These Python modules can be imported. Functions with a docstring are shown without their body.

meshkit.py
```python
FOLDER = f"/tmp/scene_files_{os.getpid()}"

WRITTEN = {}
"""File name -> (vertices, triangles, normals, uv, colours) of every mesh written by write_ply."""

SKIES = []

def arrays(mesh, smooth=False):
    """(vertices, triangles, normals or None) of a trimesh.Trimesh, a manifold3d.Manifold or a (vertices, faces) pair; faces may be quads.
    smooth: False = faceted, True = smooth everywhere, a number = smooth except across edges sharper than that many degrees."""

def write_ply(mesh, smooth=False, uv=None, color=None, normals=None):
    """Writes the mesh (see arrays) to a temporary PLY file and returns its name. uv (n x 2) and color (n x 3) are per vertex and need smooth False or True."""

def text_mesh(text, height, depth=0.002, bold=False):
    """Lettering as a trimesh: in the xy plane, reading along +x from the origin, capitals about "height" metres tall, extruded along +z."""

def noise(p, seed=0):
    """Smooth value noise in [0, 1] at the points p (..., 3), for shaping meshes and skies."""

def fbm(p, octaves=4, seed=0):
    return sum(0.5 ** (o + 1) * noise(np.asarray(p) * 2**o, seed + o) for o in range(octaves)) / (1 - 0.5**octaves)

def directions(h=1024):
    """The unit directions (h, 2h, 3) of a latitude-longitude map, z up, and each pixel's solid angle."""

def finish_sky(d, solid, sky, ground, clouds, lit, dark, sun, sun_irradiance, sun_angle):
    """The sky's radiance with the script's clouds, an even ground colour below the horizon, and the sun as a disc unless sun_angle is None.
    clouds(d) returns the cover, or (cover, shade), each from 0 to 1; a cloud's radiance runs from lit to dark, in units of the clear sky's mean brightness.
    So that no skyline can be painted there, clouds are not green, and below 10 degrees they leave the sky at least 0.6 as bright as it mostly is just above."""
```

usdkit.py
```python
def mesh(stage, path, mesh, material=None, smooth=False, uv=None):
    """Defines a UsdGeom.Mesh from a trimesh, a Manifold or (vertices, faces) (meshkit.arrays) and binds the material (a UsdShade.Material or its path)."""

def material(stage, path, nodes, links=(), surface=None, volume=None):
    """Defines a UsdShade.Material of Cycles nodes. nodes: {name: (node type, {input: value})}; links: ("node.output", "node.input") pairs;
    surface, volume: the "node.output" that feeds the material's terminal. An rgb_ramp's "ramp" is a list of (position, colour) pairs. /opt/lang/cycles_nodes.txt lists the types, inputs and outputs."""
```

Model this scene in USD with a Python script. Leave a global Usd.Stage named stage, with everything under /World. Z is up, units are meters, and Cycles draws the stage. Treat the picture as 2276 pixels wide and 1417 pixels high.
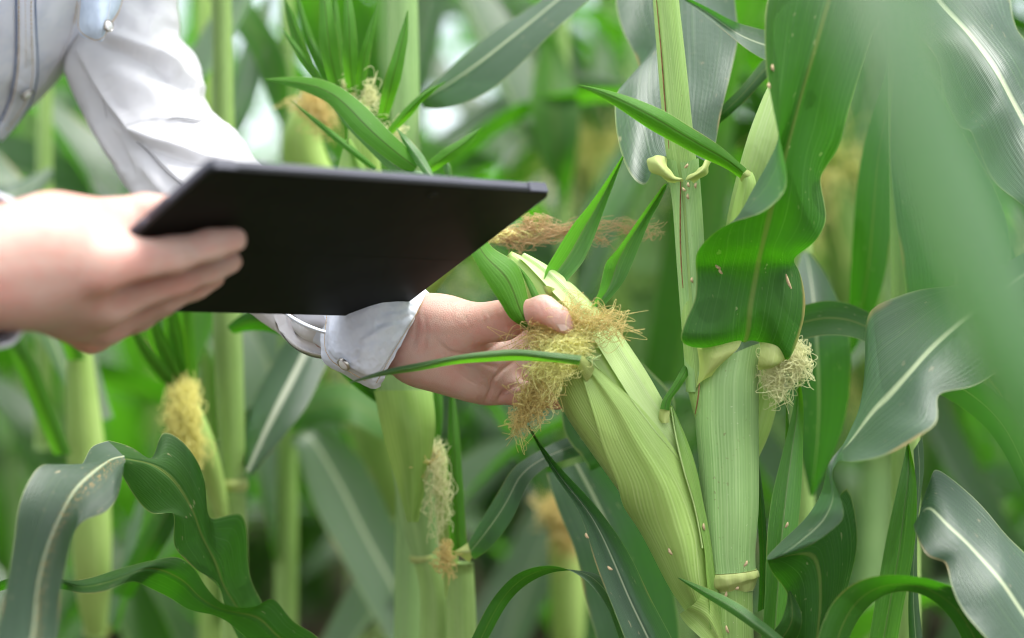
import math, numpy as np, trimesh, manifold3d, usdkit, meshkit
from pxr import Usd, UsdGeom, UsdLux, UsdShade, Sdf, Gf, Vt
from scipy.interpolate import CubicSpline, PchipInterpolator
from scipy.spatial import cKDTree

stage = Usd.Stage.CreateInMemory()
UsdGeom.SetStageUpAxis(stage, UsdGeom.Tokens.z)
UsdGeom.SetStageMetersPerUnit(stage, 1.0)
UsdGeom.Xform.Define(stage, '/World'); UsdGeom.Scope.Define(stage, '/World/Looks')

# ---------------------------------------------------------------- camera, sky, sun, exposure
FOC, APW, D0, CZ, RW, RH = 85.0, 36.0, 1.504, 0.88, 2276.0, 1417.0
cam = UsdGeom.Camera.Define(stage, '/World/camera')
cam.CreateFocalLengthAttr(FOC); cam.CreateHorizontalApertureAttr(APW); cam.CreateVerticalApertureAttr(APW * 638 / 1024)
cam.CreateFStopAttr(2.8); cam.CreateFocusDistanceAttr(D0 - 0.012); cam.CreateClippingRangeAttr(Gf.Vec2f(0.05, 500))
cam.CreateExposureAttr(EXPOSURE := 2.52)
cam.AddTranslateOp().Set(Gf.Vec3d(0, 0, CZ)); cam.AddRotateXOp().Set(90.0)

SUN_EL, SUN_AZ = math.radians(66), math.radians(95)       # azimuth from +y (the view direction) towards +x
sun_dir = np.array([math.sin(SUN_AZ) * math.cos(SUN_EL), math.cos(SUN_AZ) * math.cos(SUN_EL), math.sin(SUN_EL)])
sun = UsdLux.DistantLight.Define(stage, '/World/sun')
sun.CreateIntensityAttr(0.36); sun.CreateAngleAttr(22.0); sun.CreateColorAttr(Gf.Vec3f(1.0, 0.975, 0.94)); sun.CreateNormalizeAttr(True)
sun.AddRotateZOp().Set(-math.degrees(SUN_AZ)); sun.AddRotateXOp().Set(-(90 - math.degrees(SUN_EL)))
sky = UsdLux.DomeLight.Define(stage, '/World/sky'); sky.CreateIntensityAttr(1.0)
sky.GetPrim().SetCustomDataByKey('kind', 'structure')
sky_m = usdkit.material(stage, '/World/Looks/sky', {
    'tc': ('texture_coordinate', {}),
    'n': ('noise_texture', {'scale': 2.2, 'detail': 5.0, 'roughness': 0.55}),
    'r': ('rgb_ramp', {'ramp': [(0.30, (0.55, 0.55, 0.55)), (0.55, (0.97, 0.97, 0.97))]}),
    's': ('sky_texture', {'sky_type': 'single_scattering', 'sun_disc': False, 'sun_elevation': SUN_EL, 'sun_rotation': SUN_AZ}),
    'xyz': ('separate_xyz', {}), 'el': ('map_range', {'from_min': 0.0, 'from_max': 1.0, 'to_min': 0.30, 'to_max': 1.0, 'clamp': True}),      # an overcast sky is brightest overhead
    'cl': ('vector_math', {'math_type': 'scale', 'vector1': (5.9, 6.0, 6.25)}),
    'mx': ('mix_color', {'use_clamp': False}),
    'bg': ('background_shader', {'strength': 0.1})},
    [('tc.generated', 'n.vector'), ('n.fac', 'r.fac'), ('r.color', 'mx.fac'), ('s.color', 'mx.a'), ('tc.generated', 'xyz.vector'), ('xyz.z', 'el.value'), ('el.result', 'cl.scale'), ('cl.vector', 'mx.b'), ('mx.result', 'bg.color')], surface='bg.background')
UsdShade.MaterialBindingAPI.Apply(sky.GetPrim()).Bind(sky_m)

# ---------------------------------------------------------------- helpers: places
K = APW / FOC / RW
def P(px, py, dd=0.0):
    """the point that lies dd metres behind the plane of focus, on the sight line (px, py)"""
    d = D0 + dd
    return np.array([(px - RW / 2) * K * d, d, CZ - (py - RH / 2) * K * d])
def pix(p):
    p = np.asarray(p, float)
    return np.stack([p[..., 0] / p[..., 1] / K + RW / 2, RH / 2 - (p[..., 2] - CZ) / p[..., 1] / K], -1)
MM = K * D0                                               # metres per picture unit at the plane of focus

# ---------------------------------------------------------------- helpers: prims
used = {}
def numbered(parent, name):
    k = (parent, name); used[k] = used.get(k, -1) + 1
    return f'{parent}/{name}' if used[k] == 0 else f'{parent}/{name}_{used[k]:03d}'
bases = {}
def tag(prim, label=None, cat=None, group=None, kind=None):
    for k, v in (('label', label), ('category', cat), ('group', group), ('kind', kind)):
        if v: prim.SetCustomDataByKey(k, v)
def thing(name, label, cat, base=(0, 0, 0), group=None, rotz=0.0, scale=None):
    x = UsdGeom.Xform.Define(stage, numbered('/World', name))
    x.AddTranslateOp().Set(Gf.Vec3d(*map(float, base)))
    if rotz: x.AddRotateZOp().Set(float(rotz))
    if scale: x.AddScaleOp().Set(Gf.Vec3f(scale, scale, scale))
    bases[str(x.GetPath())] = np.array(base, float)
    tag(x.GetPrim(), label, cat, group)
    return str(x.GetPath())
def obj(name, mesh, mat, parent='/World', smooth=False, uv=None, label=None, cat=None, group=None, kind=None):
    base = bases.get(parent, np.zeros(3))
    path = numbered(parent, name)
    v, f, n = meshkit.arrays(mesh, smooth)
    m = UsdGeom.Mesh.Define(stage, path)
    m.CreatePointsAttr(Vt.Vec3fArray.FromNumpy((v - base).astype(np.float32)))
    m.CreateFaceVertexCountsAttr(Vt.IntArray.FromNumpy(np.full(len(f), 3, np.int32)))
    m.CreateFaceVertexIndicesAttr(Vt.IntArray.FromNumpy(f.astype(np.int32).ravel()))
    m.CreateSubdivisionSchemeAttr('none')
    if n is not None:
        m.CreateNormalsAttr(Vt.Vec3fArray.FromNumpy(n.astype(np.float32))); m.SetNormalsInterpolation('vertex')
    if uv is not None:
        UsdGeom.PrimvarsAPI(m).CreatePrimvar('st', Sdf.ValueTypeNames.TexCoord2fArray, 'vertex').Set(Vt.Vec2fArray.FromNumpy(np.asarray(uv, np.float32)))
    UsdShade.MaterialBindingAPI.Apply(m.GetPrim()).Bind(mat)
    bases[path] = base
    tag(m.GetPrim(), label, cat, group, kind)
    return path
def curves(name, strands, width, mat, parent, label=None, kind=None):
    base = bases[parent]; path = numbered(parent, name)
    c = UsdGeom.BasisCurves.Define(stage, path)
    c.CreateTypeAttr('linear'); c.CreateWrapAttr('nonperiodic')
    pts = np.concatenate(strands) - base
    c.CreatePointsAttr(Vt.Vec3fArray.FromNumpy(pts.astype(np.float32)))
    c.CreateCurveVertexCountsAttr(Vt.IntArray.FromNumpy(np.array([len(s) for s in strands], np.int32)))
    w = np.concatenate([np.full(len(s), width) for s in strands]) if np.ndim(width) == 0 else width
    c.CreateWidthsAttr(Vt.FloatArray.FromNumpy(w.astype(np.float32))); c.SetWidthsInterpolation('vertex')
    UsdShade.MaterialBindingAPI.Apply(c.GetPrim()).Bind(mat)
    bases[path] = base; tag(c.GetPrim(), label, kind=kind)
    return path

# ---------------------------------------------------------------- helpers: shapes
def grid_faces(nu, nv, wrap=False):
    i, j = np.meshgrid(np.arange(nu - 1), np.arange(nv if wrap else nv - 1), indexing='ij')
    a = (i * nv + j).ravel(); b = (i * nv + (j + 1) % nv).ravel(); c = ((i + 1) * nv + (j + 1) % nv).ravel(); d = ((i + 1) * nv + j).ravel()
    return np.vstack([np.stack([a, c, b], 1), np.stack([a, d, c], 1)])
def sheet(G, nu=60, nv=17, ruffle=0.0, rfreq=26.0, seed=0, rib=0.0, vs=None, flip=False):
    """a smooth sheet through a lattice of points G (rows along the blade x columns across it); uv = (metres along, 0..1 across)"""
    G = np.asarray(G, float)
    mid = G[:, G.shape[1] // 2]
    t = np.r_[0, np.cumsum(np.maximum(np.linalg.norm(np.diff(G, axis=0), axis=2).mean(1), 1e-5))]
    L = np.linalg.norm(np.diff(mid, axis=0), axis=1).sum()
    tu = np.linspace(0, t[-1], nu)
    A = PchipInterpolator(t, G, axis=0)(tu) * 0.35 + CubicSpline(t, G, axis=0, bc_type='natural')(tu) * 0.65 if len(t) > 2 else np.stack([G[0] + (G[1] - G[0]) * s for s in np.linspace(0, 1, nu)])
    vs = np.linspace(0, 1, G.shape[1]) if vs is None else np.asarray(vs, float)
    v = np.linspace(0, 1, nv)
    if G.shape[1] == 2: S = A[:, :1] + (A[:, 1:] - A[:, :1]) * v[None, :, None]
    else: S = CubicSpline(vs, A, axis=1, bc_type='natural')(v)
    du = np.gradient(S, axis=0); dv = np.gradient(S, axis=1)
    N = np.cross(du, dv); N /= np.maximum(np.linalg.norm(N, axis=2, keepdims=True), 1e-9)
    u = tu / t[-1] * L
    if rib: S = S + N * (rib * np.exp(-((v - 0.5) / 0.035) ** 2))[None, :, None]
    if ruffle:
        w = np.abs(2 * v - 1) ** 2.2
        for side, ph in ((0, 0.0), (1, 1.9)):
            m = (v < 0.5) if side == 0 else (v >= 0.5)
            wave = np.sin(u * rfreq + ph + seed) + 0.6 * np.sin(u * rfreq * 2.3 + seed * 1.7 + ph)
            S = S + N * (ruffle * wave[:, None] * (w * m)[None, :])[:, :, None]
    f = grid_faces(nu, nv)
    if flip: f = f[:, ::-1]
    uv = np.stack(np.broadcast_arrays(u[:, None] + seed * 3.1, v[None, :]), -1).reshape(-1, 2)
    return (S.reshape(-1, 3), f), uv
def leaf(name, rows, parent, mat, **kw):
    lab = kw.pop('label', None)
    m, uv = sheet([[P(*q) for q in r] for r in rows], **kw)
    return obj(name, m, mat, parent, smooth=True, uv=uv, label=lab)
def strip(left, right, bulge=0.0, lean=0.5):
    """rows for leaf() from two margins; the middle lies bulge metres nearer the viewer"""
    return [(a, tuple(np.array(a) * (1 - lean) + np.array(b) * lean + np.array([0, 0, -bulge])), b) for a, b in zip(left, right)]
def tube(path, radii, nu=40, nv=28, squash=1.0, cap=True, disp=None):
    """a round tube along a smooth path; uv = (metres along, 0..1 round)"""
    path = np.asarray(path, float); t = np.r_[0, np.cumsum(np.linalg.norm(np.diff(path, axis=0), axis=1))]
    s = np.linspace(0, t[-1], nu)
    s = np.unique(np.r_[s, t])
    C = CubicSpline(t, path, axis=0, bc_type='natural')(s) if len(t) > 2 else path[0] + (path[1] - path[0]) * (s / t[-1])[:, None]
    R = PchipInterpolator(t, radii)(s) if len(t) > 2 else np.interp(s, t, radii)
    T = np.gradient(C, axis=0); T /= np.linalg.norm(T, axis=1, keepdims=True)
    ref = np.array([0, -1.0, 0]) if abs(T[:, 1]).max() < 0.95 else np.array([0, 0, 1.0])
    X = np.cross(T, ref); X /= np.linalg.norm(X, axis=1, keepdims=True); Y = np.cross(X, T)
    th = np.arange(nv) / nv * 2 * np.pi
    r = R[:, None] * np.ones(nv)[None]
    if disp is not None: r = r + disp(s[:, None], th[None, :])
    V = C[:, None] + r[:, :, None] * (np.cos(th)[None, :, None] * X[:, None] + squash * np.sin(th)[None, :, None] * Y[:, None])
    n = len(s)
    f = grid_faces(n, nv, True)
    uv = np.stack(np.broadcast_arrays(s[:, None], (th / (2 * np.pi))[None, :]), -1).reshape(-1, 2)
    V = V.reshape(-1, 3)
    if cap:
        V = np.vstack([V, C[0], C[-1]]); uv = np.vstack([uv, [[0, 0], [t[-1], 0]]])
        k = np.arange(nv); f = np.vstack([f, np.stack([np.full(nv, n * nv), (k + 1) % nv, k], 1), np.stack([np.full(nv, n * nv + 1), (n - 1) * nv + k, (n - 1) * nv + (k + 1) % nv], 1)])
    return (V, f), uv
def merge(*ms):
    V, F, U, o = [], [], [], 0
    for (v, f), u in ms:
        V.append(v); F.append(f + o); U.append(u); o += len(v)
    return (np.vstack(V), np.vstack(F)), np.vstack(U)
def spline(pts, n):
    pts = np.asarray(pts, float); t = np.r_[0, np.cumsum(np.linalg.norm(np.diff(pts, axis=0), axis=1))]
    return CubicSpline(t, pts, axis=0, bc_type='natural')(np.linspace(0, t[-1], n)) if len(pts) > 2 else pts[0] + (pts[1] - pts[0]) * np.linspace(0, 1, n)[:, None]
def surface_net(fn, lo, hi, h):
    """the zero surface of a signed distance field as a quad-split mesh (naive surface nets)"""
    n = np.ceil((np.asarray(hi) - lo) / h).astype(int) + 1
    ax = [lo[k] + h * np.arange(n[k]) for k in range(3)]
    X = np.stack(np.meshgrid(*ax, indexing='ij'), -1)
    D = np.concatenate([fn(X[i:i + 8].reshape(-1, 3)) for i in range(0, n[0], 8)]).reshape(n)
    inside = D < 0
    c = np.zeros(np.array(n) - 1, int); acc = np.zeros((*(np.array(n) - 1), 3)); cnt = np.zeros(np.array(n) - 1)
    corner = lambda A, o: A[o[0]:n[0] - 1 + o[0], o[1]:n[1] - 1 + o[1], o[2]:n[2] - 1 + o[2]]
    offs = [(i, j, k) for i in (0, 1) for j in (0, 1) for k in (0, 1)]
    for a in offs:
        for k in range(3):
            if a[k] == 0:
                b = list(a); b[k] = 1
                da, db = corner(D, a), corner(D, b)
                x = (da < 0) != (db < 0)
                tt = np.where(x, da / np.where(x, da - db, 1), 0)
                p = np.zeros((*da.shape, 3)); p += a; p[..., k] += tt
                acc += np.where(x[..., None], p, 0); cnt += x
    cell = cnt > 0
    idx = -np.ones(cell.shape, int); idx[cell] = np.arange(cell.sum())
    V = (np.stack(np.nonzero(cell), 1) + acc[cell] / cnt[cell][:, None]) * h + lo
    F = []
    for k in range(3):
        o = [(1, 0, 0), (0, 1, 0), (0, 0, 1)]; a, b = (k + 1) % 3, (k + 2) % 3
        sl = [slice(None)] * 3; sl[k] = slice(0, n[k] - 1); sl[a] = slice(1, n[a] - 1); sl[b] = slice(1, n[b] - 1)
        s2 = list(sl); s2[k] = slice(1, n[k])
        x = inside[tuple(sl)] != inside[tuple(s2)]; neg = inside[tuple(sl)][x]
        g = np.stack(np.nonzero(x), 1); g[:, a] += 1; g[:, b] += 1
        q = []
        for da, db in ((-1, -1), (0, -1), (0, 0), (-1, 0)):
            w = g.copy(); w[:, a] += da; w[:, b] += db; q.append(idx[w[:, 0], w[:, 1], w[:, 2]])
        q = np.stack(q, 1); q[~neg] = q[~neg][:, ::-1]
        F.append(q)
    q = np.vstack(F)
    return V, np.vstack([q[:, [0, 1, 2]], q[:, [0, 2, 3]]])
def cone(p, a, b, ra, rb):
    ba = b - a; pa = p - a
    t = np.clip(pa @ ba / (ba @ ba + 1e-12), 0, 1)
    return np.linalg.norm(pa - t[:, None] * ba, axis=1) - (ra + (rb - ra) * t)
def smin(a, b, k):
    h = np.maximum(k - np.abs(a - b), 0) / k
    return np.minimum(a, b) - h * h * k * 0.25
def vnormals(v, f):
    n = np.zeros_like(v); fn = np.cross(v[f[:, 1]] - v[f[:, 0]], v[f[:, 2]] - v[f[:, 0]])
    for k in range(3): np.add.at(n, f[:, k], fn)
    return n / np.maximum(np.linalg.norm(n, axis=1, keepdims=True), 1e-12)
def polydist(q, line):
    """distance, signed side and arc position of 2-D points from a polyline"""
    line = np.asarray(line, float); best = np.full(len(q), 1e9); side = np.zeros(len(q)); pos = np.zeros(len(q)); s0 = 0.0
    for a, b in zip(line[:-1], line[1:]):
        d = b - a; L = np.linalg.norm(d); t = np.clip((q - a) @ d / (L * L), 0, 1)
        e = q - (a + t[:, None] * d); r = np.linalg.norm(e, axis=1); m = r < best
        best = np.where(m, r, best); side = np.where(m, np.sign(d[0] * e[:, 1] - d[1] * e[:, 0]), side); pos = np.where(m, s0 + t * L, pos); s0 += L
    return best, side, pos / s0
class Skin:
    """finds points of a mesh's near side under given sight lines"""
    def __init__(s, mesh, sheet=False):
        v, f = np.asarray(mesh[0]), np.asarray(mesh[1]); n = vnormals(v, f); q = pix(v)
        if sheet: n = n * -np.sign((n * (v - np.array([0, 0, CZ]))).sum(1).mean())
        ok = (n * (v - np.array([0, 0, CZ]))).sum(1) < 0
        s.v, s.n, s.q = v[ok], n[ok], q[ok]; s.t = cKDTree(s.q)
    def at(s, pts, off=0.0):
        out = []
        for p in np.atleast_2d(np.asarray(pts, float)):
            i = s.t.query_ball_point(p, 14)
            if len(i) < 3: i = s.t.query(p, 6)[1]
            i = np.asarray(i); dep = s.v[i][:, 1]; near = dep < dep.min() + 0.007
            i = i[near]; w = 1 / (1 + np.linalg.norm(s.q[i] - p, axis=1) ** 2)
            n = (s.n[i] * w[:, None]).sum(0); n /= np.linalg.norm(n)
            d = (s.v[i][:, 1] * w).sum() / w.sum() - D0
            out.append(P(p[0], p[1], d) + n * off)
        return np.array(out)

# ---------------------------------------------------------------- materials
class Gr:
    def __init__(s): s.n, s.l, s.k = {}, [], 0
    def __call__(s, kind, **inp):
        name = f'n{s.k}'; s.k += 1; vals = {}
        for a, b in inp.items():
            if isinstance(b, str) and b.split('.')[0] in s.n and '.' in b: s.l.append((b, f'{name}.{a}'))
            else: vals[a] = b
        s.n[name] = (kind, vals); return name
    def math(s, op, a, b=0.5, c=0.0, clamp=False): return s('math', math_type=op, value1=a, value2=b, value3=c, use_clamp=clamp) + '.value'
    def rng(s, x, a, b, c=0.0, d=1.0): return s('map_range', value=x, from_min=a, from_max=b, to_min=c, to_max=d, clamp=True) + '.result'
    def mix(s, f, a, b, mode='mix'): return s('mix_color', blend_type=mode, fac=f, a=a, b=b) + '.result'
    def noise(s, vec, scale=5.0, detail=3.0, rough=0.55): return s('noise_texture', vector=vec, scale=scale, detail=detail, roughness=rough) + '.fac'
    def uv(s):
        t = s('texture_coordinate'); x = s('separate_xyz', vector=t + '.UV'); return x + '.x', x + '.y', t
    def vec(s, x, y, z=0.0): return s('combine_xyz', x=x, y=y, z=z) + '.vector'
    def make(s, name, surf): return usdkit.material(stage, '/World/Looks/' + name, s.n, s.l, surface=surf)

def leaf_material(name, top=(0.050, 0.088, 0.055), bottom=(0.030, 0.088, 0.010), trans=(0.050, 0.275, 0.003), tfac=0.38, rough=0.44, veins=26.0, rib=(0.42, 0.50, 0.30), spots=0.5, rust=0.0, ribw=0.020, yellow=0.0, vary=0.35, spec=0.62):
    g = Gr(); u, v, tc = g.uv()
    oi = g('object_info') + '.random'
    us = g.math('add', u, g.math('multiply', oi, 7.0))
    fibre = g.noise(g.vec(g.math('multiply', us, 2.2), g.math('multiply', v, 46.0)), 1.0, 4.0, 0.6)
    broad = g.noise(g.vec(g.math('multiply', us, 9.0), g.math('multiply', v, 2.4), oi), 1.0, 4.0, 0.6)
    wig = g.math('multiply', g.noise(g.vec(g.math('multiply', us, 14.0), g.math('multiply', v, 3.0)), 1.0, 2.0), 0.012)
    fine = g.noise(g.vec(g.math('multiply', us, 0.9), g.math('multiply', v, veins * 4.5), 1.7), 1.0, 1.0, 0.4)
    amp = g.rng(g.noise(g.vec(g.math('multiply', us, 6.0), g.math('multiply', v, veins * 0.9), 4.0), 1.0, 2.0), 0.35, 0.7)
    s1 = g.math('multiply', g.math('sine', g.math('multiply', g.math('add', v, wig), veins * 2 * math.pi)), amp)
    s2 = g.math('sine', g.math('multiply', g.math('add', v, wig), veins * 3 * 2 * math.pi))
    vein = g.math('maximum', g.rng(s1, 0.35, 1.0), g.rng(fine, 0.62, 0.85, 0.0, 0.6))
    d = g.math('absolute', g.math('subtract', v, 0.5))
    ribm = g.rng(d, ribw * 0.55, ribw * 1.5, 1.0, 0.0)
    edge = g.rng(d, 0.482, 0.497, 0.0, 1.0)
    back = g('geometry') + '.backfacing'
    base = g.mix(back, top, bottom)
    base = g.mix(g.rng(broad, 0.3, 0.72, 0.0, vary), base, (top[0] * 1.5, top[1] * 1.45, top[2] * 1.45))
    base = g.mix(g.rng(fibre, 0.35, 0.75, 0.0, 0.35), base, (top[0] * 0.45, top[1] * 0.5, top[2] * 0.45))
    base = g.mix(g.math('multiply', vein, 0.38), base, (0.14, 0.24, 0.10))
    if yellow: base = g.mix(g.math('multiply', g.rng(broad, 0.2, 0.8), yellow), base, (0.26, 0.30, 0.05))
    ribc = g.mix(back, rib, (rib[0] * 0.30, rib[1] * 0.38, rib[2] * 0.16))
    base = g.mix(ribm, base, ribc)
    base = g.mix(g.math('multiply', edge, 0.65), base, (0.34, 0.40, 0.16))
    dry = g.math('multiply', g.rng(g.math('add', d, g.math('multiply', g.noise(g.vec(g.math('multiply', us, 60.0), g.math('multiply', v, 9.0), 6.0), 1.0, 2.0), 0.03)), 0.478, 0.502), g.rng(g.noise(g.vec(g.math('multiply', us, 13.0), g.math('floor', g.math('multiply', v, 2.0)), 7.0), 1.0, 2.0), 0.55, 0.62))
    base = g.mix(g.math('multiply', dry, 0.85), base, (0.34, 0.24, 0.10))
    if spots:
        sp = g.noise(g.vec(g.math('multiply', us, 110.0), g.math('multiply', v, 13.0)), 1.0, 2.0, 0.6)
        gate = g.noise(g.vec(g.math('multiply', us, 17.0), g.math('multiply', v, 3.0), 3.3), 1.0, 2.0)
        m = g.math('multiply', g.rng(sp, 0.665, 0.70), g.rng(gate, 0.42, 0.58))
        base = g.mix(g.math('multiply', m, spots), base, (0.46, 0.40, 0.24))
    if rust:
        sp = g.noise(g.vec(g.math('multiply', us, 260.0), g.math('multiply', v, 26.0)), 1.0, 3.0, 0.65)
        gate = g.math('multiply', g.rng(v, 0.42, 0.52), g.rng(v, 0.74, 0.58))
        gate2 = g.noise(g.vec(g.math('multiply', us, 22.0), g.math('multiply', v, 5.0), 8.0), 1.0, 2.0)
        m = g.math('multiply', g.rng(sp, 0.53, 0.58), g.math('multiply', gate, g.rng(gate2, 0.28, 0.46)))
        base = g.mix(g.math('multiply', m, rust), base, (0.36, 0.25, 0.09))
    h = g.math('add', g.math('multiply', s1, 0.5), g.math('add', g.math('multiply', s2, 0.22), g.math('multiply', g.noise(g.vec(g.math('multiply', us, 300.0), g.math('multiply', v, 14.0)), 1.0, 2.0), 0.9)))
    bump = g('bump', height=h, strength=0.5, distance=0.0005) + '.normal'
    rg = g.math('add', rough, g.math('multiply', g.math('subtract', fibre, 0.5), 0.22))
    rg = g.math('add', rg, g.math('multiply', back, 0.08))
    p = g('principled_bsdf', base_color=base, roughness=rg, specular_ior_level=g.math('subtract', spec, g.math('multiply', back, spec * 0.72)), normal=bump, sheen_weight=g.math('multiply', g.math('subtract', 1.0, back), 0.03), coat_weight=g.math('multiply', g.math('subtract', 1.0, back), 0.16), coat_roughness=0.42, sheen_roughness=0.35, sheen_tint=(0.8, 0.9, 1.0))
    tcol = g.mix(g.math('multiply', ribm, 0.6), g.mix(g.rng(fibre, 0.3, 0.75, 0.0, 0.3), trans, (trans[0] * 0.6, trans[1] * 0.62, trans[2])), (0.10, 0.14, 0.02))
    tcol = g.mix(g.math('multiply', vein, 0.45), tcol, (trans[0] * 2.0, trans[1] * 1.35, trans[2] * 2))
    t = g('translucent_bsdf', color=tcol, normal=bump)
    m = g('mix_closure', fac=tfac, closure1=p + '.BSDF', closure2=t + '.BSDF')
    return g.make(name, m + '.closure')

def stem_material(name, base=(0.23, 0.31, 0.10), dark=(0.13, 0.20, 0.065), pale=(0.42, 0.47, 0.22), stripes=34.0, contrast=0.5, rough=0.42, trans=0.0, specks=0.5, tip=None, tip_at=(0.1, 0.2), across=1.0, tcol=(0.30, 0.42, 0.08)):
    g = Gr(); u, v, tc = g.uv()
    oi = g('object_info') + '.random'
    us = g.math('add', u, g.math('multiply', oi, 5.0))
    fibre = g.noise(g.vec(g.math('multiply', us, 5.0), g.math('multiply', v, 70.0 * across)), 1.0, 4.0, 0.62)
    broad = g.noise(g.vec(g.math('multiply', us, 22.0), g.math('multiply', v, 5.0 * across), oi), 1.0, 4.0, 0.6)
    wig = g.math('multiply', g.noise(g.vec(g.math('multiply', us, 12.0), g.math('multiply', v, 4.0)), 1.0, 2.0), 0.02)
    amp = g.rng(g.noise(g.vec(g.math('multiply', us, 8.0), g.math('multiply', v, stripes * 0.8), 4.0), 1.0, 2.0), 0.35, 0.7)
    s1 = g.math('multiply', g.math('sine', g.math('multiply', g.math('add', v, wig), stripes * 1.5 * 2 * math.pi)), amp)
    base_c = g.mix(g.rng(broad, 0.3, 0.7, 0.0, 0.75), base, dark)
    c = g.mix(g.math('multiply', g.rng(s1, -0.6, 1.0), g.math('multiply', amp, contrast)), base_c, pale)
    c = g.mix(g.rng(fibre, 0.40, 0.75, 0.0, 0.6), c, dark)
    c = g.mix(g.rng(g.noise(g.vec(g.math('multiply', us, 3.0), g.math('multiply', v, 40.0 * across), 9.0), 1.0, 3.0, 0.6), 0.55, 0.8, 0.0, 0.45), c, pale)
    if tip is not None: c = g.mix(g.rng(u, tip_at[0], tip_at[1]), c, tip)
    if specks:
        sp = g.noise(g.vec(g.math('multiply', us, 330.0), g.math('multiply', v, 42.0 * across)), 1.0, 2.0, 0.6)
        gate = g.noise(g.vec(g.math('multiply', us, 30.0), g.math('multiply', v, 5.0), 5.0), 1.0, 2.0)
        c = g.mix(g.math('multiply', g.math('multiply', g.rng(sp, 0.64, 0.70), g.rng(gate, 0.48, 0.62)), specks), c, (0.13, 0.10, 0.035))
        sp2 = g.noise(g.vec(g.math('multiply', us, 520.0), g.math('multiply', v, 60.0 * across), 2.0), 1.0, 2.0, 0.6)
        c = g.mix(g.math('multiply', g.rng(sp2, 0.68, 0.73), specks * 0.6), c, (0.62, 0.64, 0.45))
    h = g.math('add', g.math('multiply', s1, 0.6), g.math('multiply', fibre, 1.2))
    bump = g('bump', height=h, strength=0.35, distance=0.0005) + '.normal'
    p = g('principled_bsdf', base_color=c, roughness=rough, specular_ior_level=0.42, normal=bump, subsurface_weight=0.0)
    if not trans: return g.make(name, p + '.BSDF')
    t = g('translucent_bsdf', color=tcol, normal=bump)
    return g.make(name, g('mix_closure', fac=trans, closure1=p + '.BSDF', closure2=t + '.BSDF') + '.closure')

def cloth_material(name, base, dark, scale=1.0, weave=1500.0, rough=0.85, patch=0.5, fac=1.0):
    g = Gr(); tc = g('texture_coordinate'); o = tc + '.object'
    n1 = g.noise(o, 9.0 * scale, 4.0); n2 = g.noise(o, 70.0 * scale, 4.0, 0.65); n3 = g.noise(o, weave, 2.0, 0.7)
    c = g.mix(g.rng(n1, 0.35, 0.7, 0.0, patch), base, dark)
    c = g.mix(g.rng(n2, 0.48, 0.72, 0.0, patch * 0.8), c, dark)
    c = g.mix(g.rng(n3, 0.4, 0.75, 0.0, 0.16), c, dark)
    wv = g('wave_texture', vector=g('mapping', vector=o, rotation=(0.4, 0.7, 0.3)) + '.vector', scale=weave * 0.35, distortion=1.0, detail=1.0) + '.fac'
    h = g.math('add', g.math('multiply', n2, 0.8 * fac), g.math('add', g.math('multiply', n3, 0.22), g.math('multiply', wv, 0.10)))
    bump = g('bump', height=h, strength=0.45, distance=0.0009) + '.normal'
    p = g('principled_bsdf', base_color=c, roughness=rough, specular_ior_level=0.2, normal=bump, sheen_weight=0.15, sheen_roughness=0.5)
    return g.make(name, p + '.BSDF')

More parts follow.
